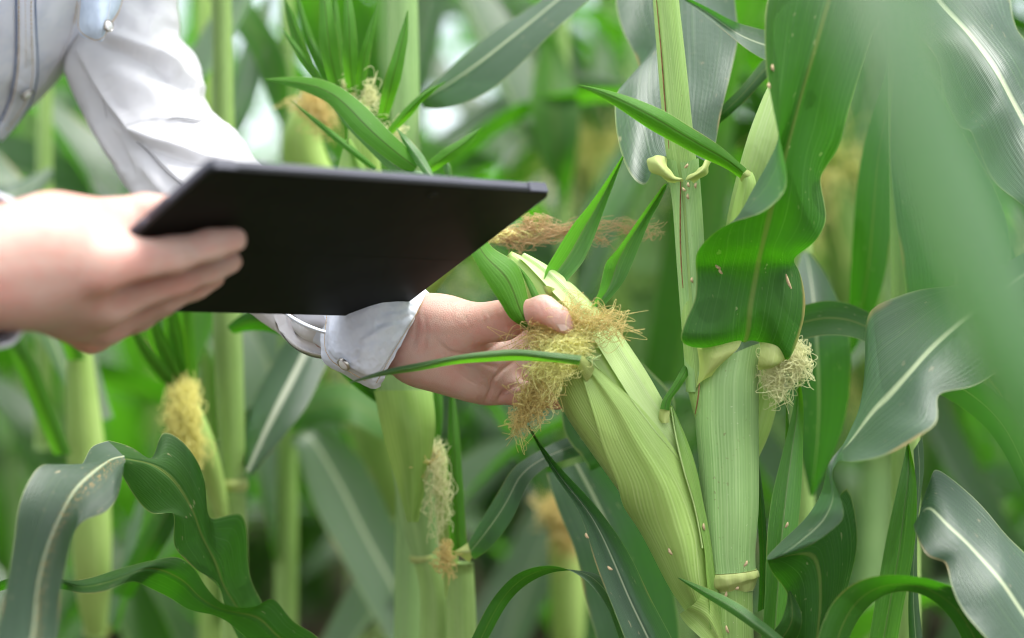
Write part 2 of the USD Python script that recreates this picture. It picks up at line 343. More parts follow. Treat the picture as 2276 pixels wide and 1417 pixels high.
def plain_material(name, color, rough=0.5, metallic=0.0, spec=0.5, var=0.15, scale=60.0, bump=0.0, bscale=400.0, **kw):
    g = Gr(); tc = g('texture_coordinate'); o = tc + '.object'
    n = g.noise(o, scale, 4.0)
    c = g.mix(g.rng(n, 0.35, 0.7, 0.0, 1.0), color, tuple(x * (1 - var) for x in color))
    inp = dict(base_color=c, roughness=g.math('add', rough - 0.05, g.math('multiply', n, 0.1)), metallic=metallic, specular_ior_level=spec, **kw)
    if bump: inp['normal'] = g('bump', height=g.noise(o, bscale, 3.0), strength=bump, distance=0.0006) + '.normal'
    return g.make(name, g('principled_bsdf', **inp) + '.BSDF')

def skin_material(name, base=(0.455, 0.275, 0.220), red=(0.45, 0.205, 0.170), pale=(0.435, 0.295, 0.24)):
    g = Gr(); tc = g('texture_coordinate'); o = tc + '.object'
    n1 = g.noise(o, 26.0, 3.0); n2 = g.noise(o, 120.0, 4.0, 0.6); n3 = g.noise(o, 900.0, 2.0)
    vo = g('voronoi_texture', vector=o, scale=750.0, feature='distance_to_edge') + '.distance'
    c = g.mix(g.rng(n1, 0.32, 0.68), pale, base)
    c = g.mix(g.rng(n1, 0.5, 0.72, 0.0, 0.75), c, red)
    c = g.mix(g.rng(n2, 0.45, 0.72, 0.0, 0.5), c, red)
    h = g.math('add', g.math('multiply', g.rng(vo, 0.0, 0.12), 0.35), g.math('add', g.math('multiply', n3, 0.3), g.math('multiply', n2, 1.0)))
    bump = g('bump', height=h, strength=0.36, distance=0.0007) + '.normal'
    p = g('principled_bsdf', base_color=c, roughness=0.46, specular_ior_level=0.42, normal=bump, subsurface_weight=0.28, subsurface_scale=0.006, subsurface_radius=(1.0, 0.35, 0.2))
    return g.make(name, p + '.BSDF')

def silk_material(name, root, tip, at=(0.35, 0.95)):
    g = Gr(); hi = g('hair_info'); x = hi + '.intercept'
    r = g('white_noise_texture', w=g.math('multiply', hi + '.index', 1.37), dimensions='1D') + '.value'
    c = g.mix(g.rng(g.math('add', x, g.math('multiply', g.math('subtract', r, 0.5), 0.5)), at[0], at[1]), root, tip)
    p = g('principled_bsdf', base_color=c, roughness=0.45, specular_ior_level=0.4)
    t = g('translucent_bsdf', color=c)
    return g.make(name, g('mix_closure', fac=0.3, closure1=p + '.BSDF', closure2=t + '.BSDF') + '.closure')

M = {}
M['leaf'] = leaf_material('corn_leaf')
M['leaf_rust'] = leaf_material('corn_leaf_rusty', rust=0.9, spots=0.8)
M['leaf_ribbed'] = leaf_material('corn_leaf_white_rib', ribw=0.055, rib=(0.62, 0.66, 0.52))
M['leaf_soft'] = leaf_material('corn_leaf_soft', top=(0.032, 0.095, 0.030), spec=0.40, spots=0.2)
M['leaf_young'] = leaf_material('husk_blade', top=(0.060, 0.150, 0.034), bottom=(0.065, 0.18, 0.020), trans=(0.14, 0.50, 0.008), veins=11.0, spots=0.25, ribw=0.03, rib=(0.14, 0.24, 0.08), rough=0.42)
M['leaf_far'] = leaf_material('corn_leaf_far', top=(0.088, 0.128, 0.080), bottom=(0.05, 0.13, 0.018), veins=12.0, spots=0.3, tfac=0.42, trans=(0.095, 0.39, 0.008))
M['stalk'] = stem_material('corn_stalk', base=(0.24, 0.38, 0.10), dark=(0.15, 0.26, 0.06), pale=(0.41, 0.53, 0.21))
M['sheath'] = stem_material('leaf_sheath', base=(0.24, 0.39, 0.13), dark=(0.155, 0.28, 0.09), pale=(0.42, 0.56, 0.26), stripes=40.0, contrast=0.55)
M['husk'] = stem_material('ear_husk', base=(0.43, 0.61, 0.17), dark=(0.31, 0.50, 0.11), pale=(0.64, 0.77, 0.34), stripes=17.0, contrast=0.5, rough=0.38, trans=0.22, across=0.45, specks=0.25)
M['husk_green'] = stem_material('ear_husk_green', base=(0.25, 0.43, 0.09), dark=(0.16, 0.31, 0.06), pale=(0.42, 0.58, 0.20), stripes=15.0, contrast=0.45, rough=0.38, trans=0.2, across=0.45, specks=0.25)
M['husk_pale'] = stem_material('ear_husk_pale', base=(0.54, 0.70, 0.28), dark=(0.43, 0.61, 0.20), pale=(0.74, 0.84, 0.48), stripes=20.0, contrast=0.5, rough=0.4, trans=0.25, across=0.45, specks=0.2)
M['collar'] = stem_material('leaf_collar', base=(0.50, 0.57, 0.20), dark=(0.42, 0.50, 0.15), pale=(0.68, 0.72, 0.38), stripes=16.0, contrast=0.25, rough=0.55, trans=0.25, specks=0.12)
M['seam'] = plain_material('dry_margin', (0.22, 0.13, 0.055), 0.8, spec=0.1, var=0.5, scale=300)
M['anther'] = plain_material('anther', (0.46, 0.35, 0.20), 0.7, spec=0.2, var=0.35, scale=500)
M['silk'] = silk_material('corn_silk', (0.88, 0.86, 0.38), (0.58, 0.36, 0.17), (0.60, 1.15))
M['silk_young'] = silk_material('young_silk', (0.66, 0.66, 0.36), (0.62, 0.52, 0.34), (0.6, 1.1))
M['silk_dry'] = silk_material('dry_silk', (0.52, 0.36, 0.18), (0.40, 0.23, 0.12), (0.2, 0.9))
M['silk_dry2'] = silk_material('brown_silk', (0.60, 0.48, 0.18), (0.46, 0.27, 0.14), (0.15, 0.7))
M['silk_far'] = silk_material('far_silk', (0.76, 0.72, 0.24), (0.62, 0.46, 0.18), (0.45, 1.1))
M['tassel'] = plain_material('tassel', (0.42, 0.34, 0.15), 0.75, spec=0.2, var=0.4, scale=200)
M['skin'] = skin_material('skin')
M['nail'] = plain_material('nail', (0.58, 0.385, 0.32), 0.28, var=0.1, subsurface_weight=0.2, subsurface_scale=0.003)
M['hair'] = plain_material('hair', (0.02, 0.014, 0.01), 0.4, var=0.5, scale=300, bump=0.5, bscale=500)
M['shirt'] = cloth_material('shirt_cotton', (0.60, 0.595, 0.60), (0.52, 0.52, 0.54), patch=0.25)
M['denim'] = cloth_material('pale_denim', (0.68, 0.70, 0.745), (0.46, 0.52, 0.64), patch=0.65, fac=1.4)
M['denim_blue'] = cloth_material('washed_denim', (0.55, 0.64, 0.74), (0.33, 0.42, 0.56), patch=0.7, fac=1.5)
M['lining'] = cloth_material('sleeve_lining', (0.42, 0.42, 0.45), (0.3, 0.3, 0.33), patch=0.3)
M['trousers'] = cloth_material('dark_trousers', (0.05, 0.06, 0.09), (0.03, 0.035, 0.05))
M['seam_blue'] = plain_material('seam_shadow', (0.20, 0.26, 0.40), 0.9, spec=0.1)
M['thread'] = plain_material('ochre_thread', (0.50, 0.34, 0.15), 0.8, spec=0.1)
M['thread_dark'] = plain_material('dark_thread', (0.035, 0.038, 0.055), 0.8, spec=0.1)
M['thread_white'] = plain_material('white_thread', (0.75, 0.75, 0.77), 0.8, spec=0.1)
M['snap_rim'] = plain_material('snap_rim', (0.50, 0.47, 0.42), 0.32, metallic=1.0, var=0.3)
M['snap'] = plain_material('snap_cap', (0.80, 0.80, 0.82), 0.3, metallic=0.3, var=0.08)
M['case'] = plain_material('tablet_case', (0.0045, 0.0055, 0.0042), 0.55, spec=0.10, var=0.25, scale=30, bump=0.12, bscale=1500)
M['case_edge'] = plain_material('tablet_edge', (0.048, 0.050, 0.066), 0.40, spec=0.5, var=0.2, scale=40)
M['screen'] = plain_material('tablet_screen', (0.008, 0.008, 0.009), 0.06, spec=0.6, var=0.05)
M['lens'] = plain_material('camera_lens', (0.004, 0.004, 0.006), 0.08, spec=0.8, var=0.05)
M['shoe'] = plain_material('shoe', (0.05, 0.045, 0.04), 0.6)
def soil_material():
    g = Gr(); tc = g('geometry'); o = tc + '.position'
    n1 = g.noise(o, 3.0, 5.0); n2 = g.noise(o, 40.0, 5.0, 0.65)
    c = g.mix(g.rng(n1, 0.35, 0.7), (0.075, 0.055, 0.034), (0.042, 0.032, 0.021))
    c = g.mix(g.rng(n2, 0.55, 0.75, 0.0, 0.7), c, (0.11, 0.085, 0.055))
    b = g('bump', height=g.math('add', n1, n2), strength=0.8, distance=0.03) + '.normal'
    return g.make('soil', g('principled_bsdf', base_color=c, roughness=0.95, specular_ior_level=0.15, normal=b) + '.BSDF')
M['soil'] = soil_material()

# ---------------------------------------------------------------- ground
gx = np.r_[-400, -60, np.linspace(-8, 8, 81), 60, 400]; gy = np.r_[-400, -40, np.linspace(-3, 11, 71), 60, 400]
GX, GY = np.meshgrid(gx, gy, indexing='ij')
near = (np.abs(GX) < 9) & (GY > -4) & (GY < 12)
GZ = np.where(near, 0.05 * (np.sin(GX * 2 * math.pi / 0.75) * 0.5) + 0.05 * (meshkit.noise(np.stack([GX * 5, GY * 5, 0 * GX], -1)) - 0.5), 0) - 0.03
obj('ground', (np.stack([GX, GY, GZ], -1).reshape(-1, 3), grid_faces(len(gx), len(gy))), M['soil'], smooth=True, kind='structure')

# ---------------------------------------------------------------- corn plants of the rows behind
def arc_leaf(rng, base, az, L, W, th0, droop, nu=26, nv=9):
    s = np.linspace(0, 1, nu)
    th = th0 + droop * s ** rng.uniform(1.1, 1.9) + 0.12 * np.sin(s * rng.uniform(5, 9) + rng.uniform(0, 6))
    dl = L / (nu - 1)
    r = np.r_[0, np.cumsum(np.sin(th[:-1]) * dl)]; z = np.r_[0, np.cumsum(np.cos(th[:-1]) * dl)]
    sw = rng.normal(0, 0.10) * s ** 2 * L
    d = np.array([math.cos(az), math.sin(az), 0]); e = np.array([-math.sin(az), math.cos(az), 0])
    C = base + r[:, None] * d + z[:, None] * [0, 0, 1] + sw[:, None] * e
    tw = rng.normal(0, 0.5) * s ** 1.5 + rng.normal(0, 0.12)
    N = -np.cos(th)[:, None] * d + np.sin(th)[:, None] * np.array([0, 0, 1.0])
    E = np.cos(tw)[:, None] * e + np.sin(tw)[:, None] * N; N2 = np.cos(tw)[:, None] * N - np.sin(tw)[:, None] * e
    w = W * np.minimum(1, 0.5 + 2.6 * s) * np.clip(1 - s ** 2.4, 0, 1) ** 0.75 + 0.001
    v = np.linspace(-1, 1, nv)
    fold = (0.42 - 0.30 * s)[:, None] * np.abs(v)[None] ** 1.4
    ph = rng.uniform(0, 6, 2); fr = rng.uniform(17, 30)
    ruf = np.where(v[None] < 0, np.sin(s[:, None] * L * fr + ph[0]), np.sin(s[:, None] * L * fr + ph[1])) * np.abs(v)[None] ** 2 * 0.20 * np.sin(math.pi * np.minimum(s, 1))[:, None]
    S = C[:, None] + (w[:, None] * v[None] * 0.5)[:, :, None] * E[:, None] + (w[:, None] * 0.5 * (fold + ruf))[:, :, None] * N2[:, None]
    uv = np.stack(np.broadcast_arrays((s * L)[:, None] + rng.uniform(0, 9), ((v + 1) / 2)[None]), -1).reshape(-1, 2)
    return (S.reshape(-1, 3), grid_faces(nu, nv)), uv
def wild(rng, root, direction, n, L, curl, pts=26, spread=0.3, droop=0.5):
    out = []
    d = direction / np.linalg.norm(direction)
    for _ in range(n):
        p = root + rng.normal(0, 1, 3) * spread * 0.02; v = d + rng.normal(0, spread, 3); q = [p.copy()]; l = L * rng.uniform(0.5, 1.1) / pts
        for k in range(pts - 1):
            v = v + rng.normal(0, curl, 3) + np.array([0, 0, -droop / pts]); v /= np.linalg.norm(v); p = p + v * l; q.append(p)
        out.append(np.array(q))
    return out
def ear_parts(rng, base, d, L, R, parent, far=True, silk='silk_far', blades=3):
    d = d / np.linalg.norm(d); side = np.cross(d, [0, 0, 1.0]); side /= np.linalg.norm(side)
    t = np.linspace(0, 1, 9); path = base + (t * L)[:, None] * d + (0.03 * t ** 2)[:, None] * np.array([0, 0, 1.0])
    prof = R * np.array([0.42, 0.66, 0.86, 0.98, 1.0, 0.95, 0.82, 0.6, 0.34])
    m, uv = tube(path, prof, 24, 18)
    e = obj('ear', m, M['husk' if rng.random() < 0.6 else 'husk_green'], parent, smooth=True, uv=uv)
    tip = path[-1]
    curves('silk', wild(rng, tip - d * 0.02, d + np.array([0, 0, 0.2]), 120, 0.13, 0.30, 18, 0.35, 2.6), 0.0012, M[silk], e)
    for k in range(blades):
        a = rng.uniform(0, 2 * math.pi); dd = d * 1.2 + 0.55 * (math.cos(a) * side + math.sin(a) * np.cross(d, side))
        az = math.atan2(dd[1], dd[0]); th = math.acos(np.clip(dd[2] / np.linalg.norm(dd), -1, 1))
        b, u2 = arc_leaf(rng, tip - d * L * 0.15 + dd * R * 0.4, az, rng.uniform(0.12, 0.26), rng.uniform(0.018, 0.03), th, 0.5, 14, 5)
        obj('husk_blade', b, M['leaf_young'], e, smooth=True, uv=u2)
    return e
def corn(path, seed, az0, H=2.1, lean=0.04, ear=True):
    rng = np.random.default_rng(seed); base = bases[path]
    nodes = np.r_[0, 0.10, 0.24, np.linspace(0.42, H - 0.25, 9)]
    dx, dy = rng.normal(0, lean, 2)
    at = lambda z: base + np.array([dx * (z / H) ** 2 * H + 0.006 * math.sin(z * 7 + seed), dy * (z / H) ** 2 * H, z])
    zz = np.r_[-0.05, nodes[1:], H]
    rad = lambda z: 0.0145 * (1 - 0.55 * (max(z, 0) / H) ** 1.5)
    zs = []; rs = []
    for z in nodes[1:]:
        for o, k in ((-0.012, 1.0), (-0.004, 1.16), (0.004, 1.16), (0.012, 0.98)): zs.append(z + o); rs.append(rad(z) * k)
    zs = np.r_[-0.05, zs, H]; rs = np.r_[0.016, rs, 0.004]
    m, uv = tube([at(z) for z in zs], rs, 20, 14)
    st = obj('stalk', m, M['stalk'], path, smooth=True, uv=uv)
    for i, z in enumerate(nodes[2:]):
        a = az0 + (i % 2) * math.pi + rng.normal(0, 0.35)
        k = i / 9.0
        if z > 1.15 and rng.random() < 0.68: continue
        top = min(z + 0.15, H)
        sm, su = tube([at(z + q * (top - z)) for q in (0, 0.25, 0.6, 1.0)], [rad(z) * 1.18, rad(z) * 1.22, rad(z) * 1.25, rad(z) * 1.32], 8, 14)
        obj('leaf_sheath', sm, M['sheath'], st, smooth=True, uv=su)
        Lf = (0.55 + 0.42 * math.sin(math.pi * min(1, 0.15 + k))) * rng.uniform(0.85, 1.15)
        b, u2 = arc_leaf(rng, at(top - 0.005) + 0.011 * np.array([math.cos(a), math.sin(a), 0]), a, Lf, rng.uniform(0.075, 0.105) * (1 - 0.25 * k), rng.uniform(0.30, 0.62), rng.uniform(0.9, 2.0) * (1 - 0.2 * k))
        obj('leaf', b, M['leaf_far'], path, smooth=True, uv=u2)
    if ear:
        z = rng.uniform(0.62, 0.98); a = az0 + rng.normal(0, 0.5) + (math.pi if rng.random() < 0.5 else 0)
        ear_parts(rng, at(z), np.array([0.34 * math.cos(a), 0.34 * math.sin(a), 1.0]), rng.uniform(0.19, 0.24), rng.uniform(0.024, 0.029), path)
    tz = at(H)
    ts = []
    for k in range(9):
        a = rng.uniform(0, 6.28); o = rng.uniform(0.05, 0.16) if k else 0.0
        l = rng.uniform(0.18, 0.28)
        ts.append(tube([tz - [0, 0, 0.02], tz + [o * 0.5 * math.cos(a), o * 0.5 * math.sin(a), l * 0.6], tz + [o * math.cos(a), o * math.sin(a), l * (0.95 if k else 1.2)]], [0.002, 0.0035, 0.002], 8, 6))
    m, uv = merge(*ts); obj('tassel', m, M['tassel'], path, smooth=True, uv=uv)
BG_LABEL = 'tall leafy corn plant out of focus in the far rows'
BG_GROUP = 'corn plants in the blurred rows behind'
rngb = np.random.default_rng(11)
spots = []
for row, y in enumerate((2.32, 2.72, 3.15, 3.65, 4.3, 5.1, 6.0, 7.0)):
    half = 0.26 * y + 0.55; n = int(2 * half / (0.22 + 0.02 * row))
    for i in range(n):
        x = -half + (i + 0.5) * 2 * half / n + rngb.normal(0, 0.045)
        px = pix(np.array([x, y, 1.0]))[0]
        if row == 0 and rngb.random() < (.5 if px < 800 else .25): rngb.normal(0, .06); continue       # the picked plants just behind the person stand there
        
        if row >= 1 and 440 < px < 800 and rngb.random() < (0.85 if row < 3 else .98): continue          # the gaps through which the sky shows
        if row >= 2 and 860 < px < 1150 and rngb.random() < 0.9: continue
        spots.append((x, y + (0.16 if row == 0 and px < 800 else 0) + rngb.normal(0, 0.05), row))
MARKS = [(-200, 'left of the person'), (120, 'behind the hand with the tablet'), (340, 'behind the white sleeve'), (620, 'left of the fan of narrow blades'), (860, 'behind the fan of narrow blades'), (1120, 'right of the fan of narrow blades'), (1320, 'just left of the focused upper stalk'), (1540, 'hidden behind the focused upper stalk'), (1760, 'behind the broad wavy leaf'), (1950, 'right of the broad wavy leaf'), (2150, 'at the right edge below the drooping grey leaf'), (2600, 'beyond the right edge')]
AZ = [float(a_) for a_ in np.random.default_rng(3).normal(0, 0.28, 8)]
taken = set(); protos = []
for i, (x, y, row) in enumerate(spots):
    px = pix(np.array([x, y, 1.0]))[0]
    mark = min(MARKS, key=lambda m_: abs(m_[0] - px))[1]
    lab, grp = BG_LABEL, BG_GROUP
    if row < 2 and (row, mark) not in taken:
        taken.add((row, mark)); lab = f"blurred corn plant of the {('nearest', 'second')[row]} row, {mark}"
    turn = -math.degrees(AZ[i % 8]) + rngb.normal(0, 14) + 180 * (rngb.random() < .5) if row < 2 else rngb.uniform(0, 360)   # in the nearest rows the leaves spread along the row
    kw = dict(rotz=0 if i < 8 else turn, scale=None if i < 8 else rngb.uniform(0.9, 1.08))
    p = thing('corn_plant', lab, 'corn plant', (x, y, 0), grp, **kw)
    if i < 8: corn(p, 100 + i, AZ[i], H=rngb.uniform(1.85, 2.15)); protos.append(p)
    else:
        pr = stage.GetPrimAtPath(p); pr.GetReferences().AddInternalReference(protos[i % 8]); pr.SetInstanceable(True)
ms = []
for k in range(2100):
    y = 6.6 + 28 * rngb.random() ** 2; x = rngb.uniform(-1, 1) * (0.27 * y + 1.5)
    h = rngb.uniform(0.1, min(1.75, 0.95 + 0.03 * y))
    for q in range(2):
        ms.append(arc_leaf(rngb, np.array([x, y, h * rngb.uniform(0.4, 1)]), rngb.uniform(0, 6.28), rngb.uniform(0.5, 0.9), 0.12, 0.4, 1.6, 8, 3))
m, uv = merge(*ms); obj('distant_corn', m, M['leaf_far'], smooth=True, uv=uv, label='far mass of corn leaves at the end of the field', cat='corn field', kind='stuff')

# ---------------------------------------------------------------- the corn plant in focus
def tubepx(pts, radpx, **kw):
    """tube through (px, py, dd) points with radii in picture units at the plane of focus"""
    return tube([P(*p) for p in pts], [r * MM for r in radpx], **kw)
g0 = P(1655, 708, 0.0); g0[2] = 0
main = thing('corn_plant', 'sharply focused corn plant whose ripe ear is held by the hand', 'corn plant', g0)
m, uv = tubepx([(1660, 4150, 0.0), (1650, 2500, 0), (1640, 1900, 0), (1634, 1417, 0), (1631, 1300, 0), (1626, 1130, 0), (1600, 980, .001), (1568, 900, .001), (1553, 820, 0), (1537, 600, 0), (1523, 410, 0), (1512, 330, 0), (1497, 180, 0), (1480, 0, 0), (1465, -200, 0), (1440, -800, 0), (1420, -2000, 0.02)],
               [46, 45, 43, 41, 42, 42, 36, 31, 30, 29, 30, 33, 32, 29, 27, 24, 10], nu=150, nv=40)
stalk = obj('stalk', m, M['stalk'], main, smooth=True, uv=uv)
m, uv = tubepx([(1631, 1312, 0), (1630, 1300, 0), (1628, 1290, 0), (1627, 1280, 0), (1626, 1268, 0)], [42, 49, 57, 59, 55], nu=24, nv=60, disp=lambda s_, t_: .0007 * np.sin(3 * t_ + 40 * s_) + .0005 * np.sin(11 * t_) * np.sin(300 * s_))
obj('node', m, M['collar'], stalk, smooth=True, uv=uv)
# the big leaf's sheath, open towards the left where the stalk leaves it
def sheath(rows, top_fn, name, parent, mat, nv=72, nu=70, label=None, gap=None):
    """rows: (cx, cy, dd, radius px); top_fn(theta) gives how far up (0..1 of the rows) each side reaches; theta 0 = right, 90 = towards the viewer"""
    C = np.array([P(r[0], r[1], r[2]) for r in rows]); R = np.array([r[3] * MM for r in rows])
    t = np.linspace(0, 1, len(rows)); cC = PchipInterpolator(t, C, axis=0); cR = PchipInterpolator(t, R)
    th = np.linspace(*(gap or (0, 2 * math.pi)), nv)
    S = np.zeros((nu, nv, 3)); U = np.zeros((nu, nv, 2))
    for j, a in enumerate(th):
        s = np.linspace(0, top_fn(a), nu); c = cC(s); r = cR(s)[:, None]
        S[:, j] = c + r * (math.cos(a) * np.array([1.0, 0, 0]) - math.sin(a) * np.array([0, 1.0, 0]) * 0.95)
        U[:, j] = np.stack([(c[:, 2] - C[0][2]), np.full(nu, a / (2 * math.pi))], 1)
    return obj(name, (S.reshape(-1, 3), grid_faces(nu, nv)), mat, parent, smooth=True, uv=U.reshape(-1, 2), label=label), S
def top1(a):
    c = math.cos(a - math.radians(12)); return 0.765 + 0.235 * (0.5 + 0.5 * c) ** 0.8
sh, S1 = sheath([(1626, 1283, 0, 58), (1625, 1262, 0, 55), (1622, 1220, 0, 57), (1622, 1130, 0, 64), (1620, 1030, 0, 67), (1616, 930, 0, 70), (1616, 860, 0, 70), (1624, 800, 0, 66), (1636, 760, 0, 60)], top1, 'leaf_sheath', main, M['sheath'])
# its collar: the pale folds on both sides
leaf('collar', [[(1545, 868, -.006), (1556, 850, -.014), (1580, 838, -.019)], [(1551, 820, -.012), (1580, 812, -.024), (1615, 802, -.025)], [(1548, 790, -.012), (1590, 785, -.026), (1640, 775, -.026)], [(1545, 768, -.010), (1595, 764, -.022), (1650, 752, -.022)]], sh, M['collar'], nu=30, nv=21, ruffle=.0012)
leaf('collar', [[(1688, 760, -.020), (1715, 752, -.021), (1728, 762, -.012)], [(1690, 785, -.024), (1728, 775, -.026), (1745, 792, -.012)], [(1686, 805, -.022), (1722, 806, -.026), (1742, 800, -.010)], [(1688, 818, -.014), (1712, 818, -.018), (1730, 806, -.006)]], sh, M['collar'], nu=26, nv=21, ruffle=.001)
rows = [
 [(1544, 772, -.012), (1600, 770, -.020), (1655, 756, -.022), (1705, 768, -.018), (1742, 800, -.006)],
 [(1513, 752, -.030), (1585, 742, -.034), (1663, 728, -.029), (1716, 750, -.030), (1758, 792, -.018)],
 [(1524, 712, -.032), (1590, 700, -.033), (1667, 692, -.033), (1728, 706, -.035), (1778, 742, -.018)],
 [(1546, 655, -.030), (1602, 645, -.030), (1676, 638, -.033), (1738, 642, -.034), (1790, 672, -.016)],
 [(1547, 600, -.030), (1612, 590, -.031), (1685, 585, -.036), (1742, 592, -.032), (1778, 606, -.018)],
 [(1548, 566, -.044), (1620, 556, -.050), (1693, 546, -.050), (1742, 560, -.046), (1766, 574, -.032)],
 [(1575, 528, -.066), (1625, 518, -.062), (1704, 500, -.060), (1768, 520, -.056), (1812, 535, -.048)],
 [(1628, 494, -.078), (1645, 478, -.070), (1715, 452, -.070), (1786, 474, -.064), (1836, 480, -.050)],
 [(1697, 470, -.098), (1668, 430, -.072), (1727, 410, -.076), (1788, 408, -.072), (1824, 405, -.056)],
 [(1744, 424, -.112), (1700, 375, -.080), (1743, 355, -.080), (1795, 345, -.078), (1838, 368, -.060)],
 [(1748, 385, -.114), (1726, 320, -.086), (1760, 290, -.084), (1812, 285, -.082), (1862, 330, -.064)],
 [(1718, 240, -.106), (1735, 225, -.094), (1785, 195, -.090), (1832, 190, -.090), (1885, 250, -.074)],
 [(1703, 150, -.102), (1745, 140, -.096), (1808, 118, -.094), (1856, 115, -.092), (1912, 160, -.080)],
 [(1700, 50, -.098), (1760, 30, -.096), (1838, 10, -.094), (1890, 10, -.090), (1950, 40, -.082)],
 [(1716, -50, -.09), (1790, -80, -.09), (1870, -95, -.09), (1925, -90, -.085), (1985, -60, -.08)],
 [(1790, -260, -.06), (1850, -270, -.06), (1920, -280, -.06), (1970, -270, -.06), (2010, -250, -.055)],
 [(1980, -520, .03), (1985, -521, .03), (1990, -522, .03), (1995, -522, .03), (2000, -523, .03)]]
leaf('leaf', rows, main, M['leaf'], nu=190, nv=49, vs=(0, .25, .5, .75, 1), rib=-.0016, label='broad wavy leaf with its left margin curled over')
# the upper leaf: sheath, pale collar lobes and the grey blade behind the stalk
def top2(a):
    f = max(0.0, math.sin(a)) ** 3; return 1.0 - 0.085 * f
sh2, _ = sheath([(1556, 870, 0, 31), (1552, 800, 0, 31.5), (1537, 600, 0, 32), (1527, 450, 0, 33), (1519, 385, 0, 36), (1513, 352, 0, 40)], top2, 'leaf_sheath', main, M['sheath'], gap=(math.radians(-248), math.radians(100)))
leaf('collar', [[(1448, 350, -.004), (1462, 344, -.008), (1480, 352, -.010)], [(1440, 366, -.006), (1462, 360, -.018), (1488, 372, -.012)], [(1450, 385, -.008), (1475, 382, -.020), (1503, 388, -.014)], [(1470, 398, -.010), (1490, 398, -.018), (1512, 398, -.014)], [(1500, 404, -.010), (1510, 403, -.013), (1520, 402, -.012)]], sh2, M['collar'], nu=40, nv=21, ruffle=.0011, rfreq=210)
leaf('collar', [[(1580, 360, -.002), (1570, 354, -.008), (1560, 362, -.010)], [(1577, 382, -.004), (1566, 374, -.014), (1552, 378, -.012)], [(1560, 396, -.008), (1550, 388, -.016), (1538, 388, -.012)], [(1540, 402, -.010), (1532, 399, -.013), (1524, 400, -.012)]], sh2, M['collar'], nu=40, nv=21, ruffle=.0011, rfreq=210)
leaf('leaf', [
 [(1450, 372, -.002), (1470, 352, .012), (1512, 335, .028), (1552, 350, .012), (1580, 362, .0)],
 [(1436, 408, .004), (1452, 345, .022), (1510, 300, .036), (1556, 312, .026), (1588, 334, .012)],
 [(1400, 385, .012), (1438, 292, .042), (1508, 240, .052), (1564, 256, .04), (1600, 266, .028)],
 [(1370, 290, .02), (1425, 225, .06), (1506, 175, .075), (1575, 190, .06), (1614, 205, .048)],
 [(1372, 205, .045), (1430, 150, .085), (1503, 118, .095), (1582, 125, .08), (1630, 138, .07)],
 [(1420, 150, .11), (1450, 95, .115), (1500, 60, .115), (1586, 66, .1), (1640, 60, .09)],
 [(1385, 70, .13), (1430, 30, .135), (1498, -5, .135), (1580, -5, .125), (1632, -20, .115)],
 [(1368, -20, .14), (1425, -60, .155), (1497, -95, .16), (1575, -95, .15), (1640, -110, .14)],
 [(1420, -260, .2), (1450, -275, .21), (1500, -290, .22), (1560, -280, .215), (1600, -270, .2)],
 [(1510, -520, .31), (1515, -522, .31), (1520, -522, .31), (1525, -522, .31), (1530, -520, .31)]], main, M['leaf'], nu=120, nv=41, vs=(0, .25, .5, .75, 1), flip=True, rib=.001, label='upper blue grey leaf behind the stalk')
# dry brown margins of the sheaths
def line_tube(pts, rpx, n=40, jit=0.0, seed=0):
    q = spline([P(*p) for p in pts], n)
    if jit: q = q + np.random.default_rng(seed).normal(0, jit, q.shape)
    return tube(q, [rpx * MM * (0.5 + 0.5 * math.sin(math.pi * (i + .5) / n)) for i in range(n)], nu=2, nv=6)
for pts, r in (([(1513, 395, -.0105), (1512, 470, -.0085), (1513, 560, -.0085), (1518, 640, -.0085)], 1.8), ([(1555, 845, -.0105), (1552, 880, -.0125), (1545, 920, -.0075)], 1.8), ([(1459, 0, -.006), (1470, 120, -.007), (1479, 240, -.007), (1487, 330, -.0085)], 1.6),
               ([(1567, 1150, -.016), (1572, 1200, -.012), (1576, 1260, -.010), (1585, 1330, -.006)], 2.2)):
    m, uv = line_tube(pts, r); obj('dry_margin', m, M['seam'], stalk, smooth=True, uv=uv)

# second ear, pale, half hidden by the big leaf
m, uv = tubepx([(1632, 560, .035), (1655, 480, .02), (1678, 400, .008), (1702, 310, 0), (1722, 240, 0), (1740, 150, 0)], [24, 38, 42, 40, 34, 10], nu=40, nv=30)
ear2 = obj('ear', m, M['husk_pale'], main, smooth=True, uv=uv, label='upper pale ear half hidden by the broad leaf')
leaf('husk', [[(1620, 500, .0), (1640, 492, -.016), (1668, 470, -.014)], [(1630, 455, -.005), (1650, 445, -.02), (1678, 430, -.018)], [(1640, 415, -.008), (1656, 405, -.022), (1680, 402, -.018)], [(1645, 393, -.012), (1654, 384, -.022), (1672, 382, -.018)]], ear2, M['husk'], nu=20, nv=13)
leaf('husk_blade', [[(1645, 396, -.018), (1652, 385, -.024), (1660, 375, -.02)], [(1620, 378, -.024), (1630, 366, -.03), (1640, 358, -.024)], [(1560, 350, -.034), (1575, 332, -.04), (1592, 318, -.034)], [(1508, 322, -.04), (1520, 300, -.047), (1536, 282, -.04)], [(1446, 288, -.046), (1460, 264, -.054), (1478, 247, -.046)], [(1392, 252, -.05), (1404, 234, -.056), (1418, 221, -.05)], [(1335, 215, -.052), (1342, 206, -.054), (1350, 200, -.052)], [(1284, 189, -.05), (1285, 188, -.05), (1286, 187, -.05)]], ear2, M['leaf_young'], nu=90, nv=17, rib=.0006)
leaf('collar', [[(1644, 397, -.019), (1652, 386, -.0245), (1661, 376, -.021)], [(1650, 408, -.016), (1662, 394, -.022), (1671, 383, -.018)], [(1656, 424, -.010), (1668, 408, -.016), (1678, 396, -.012)]], ear2, M['collar'], nu=10, nv=9)

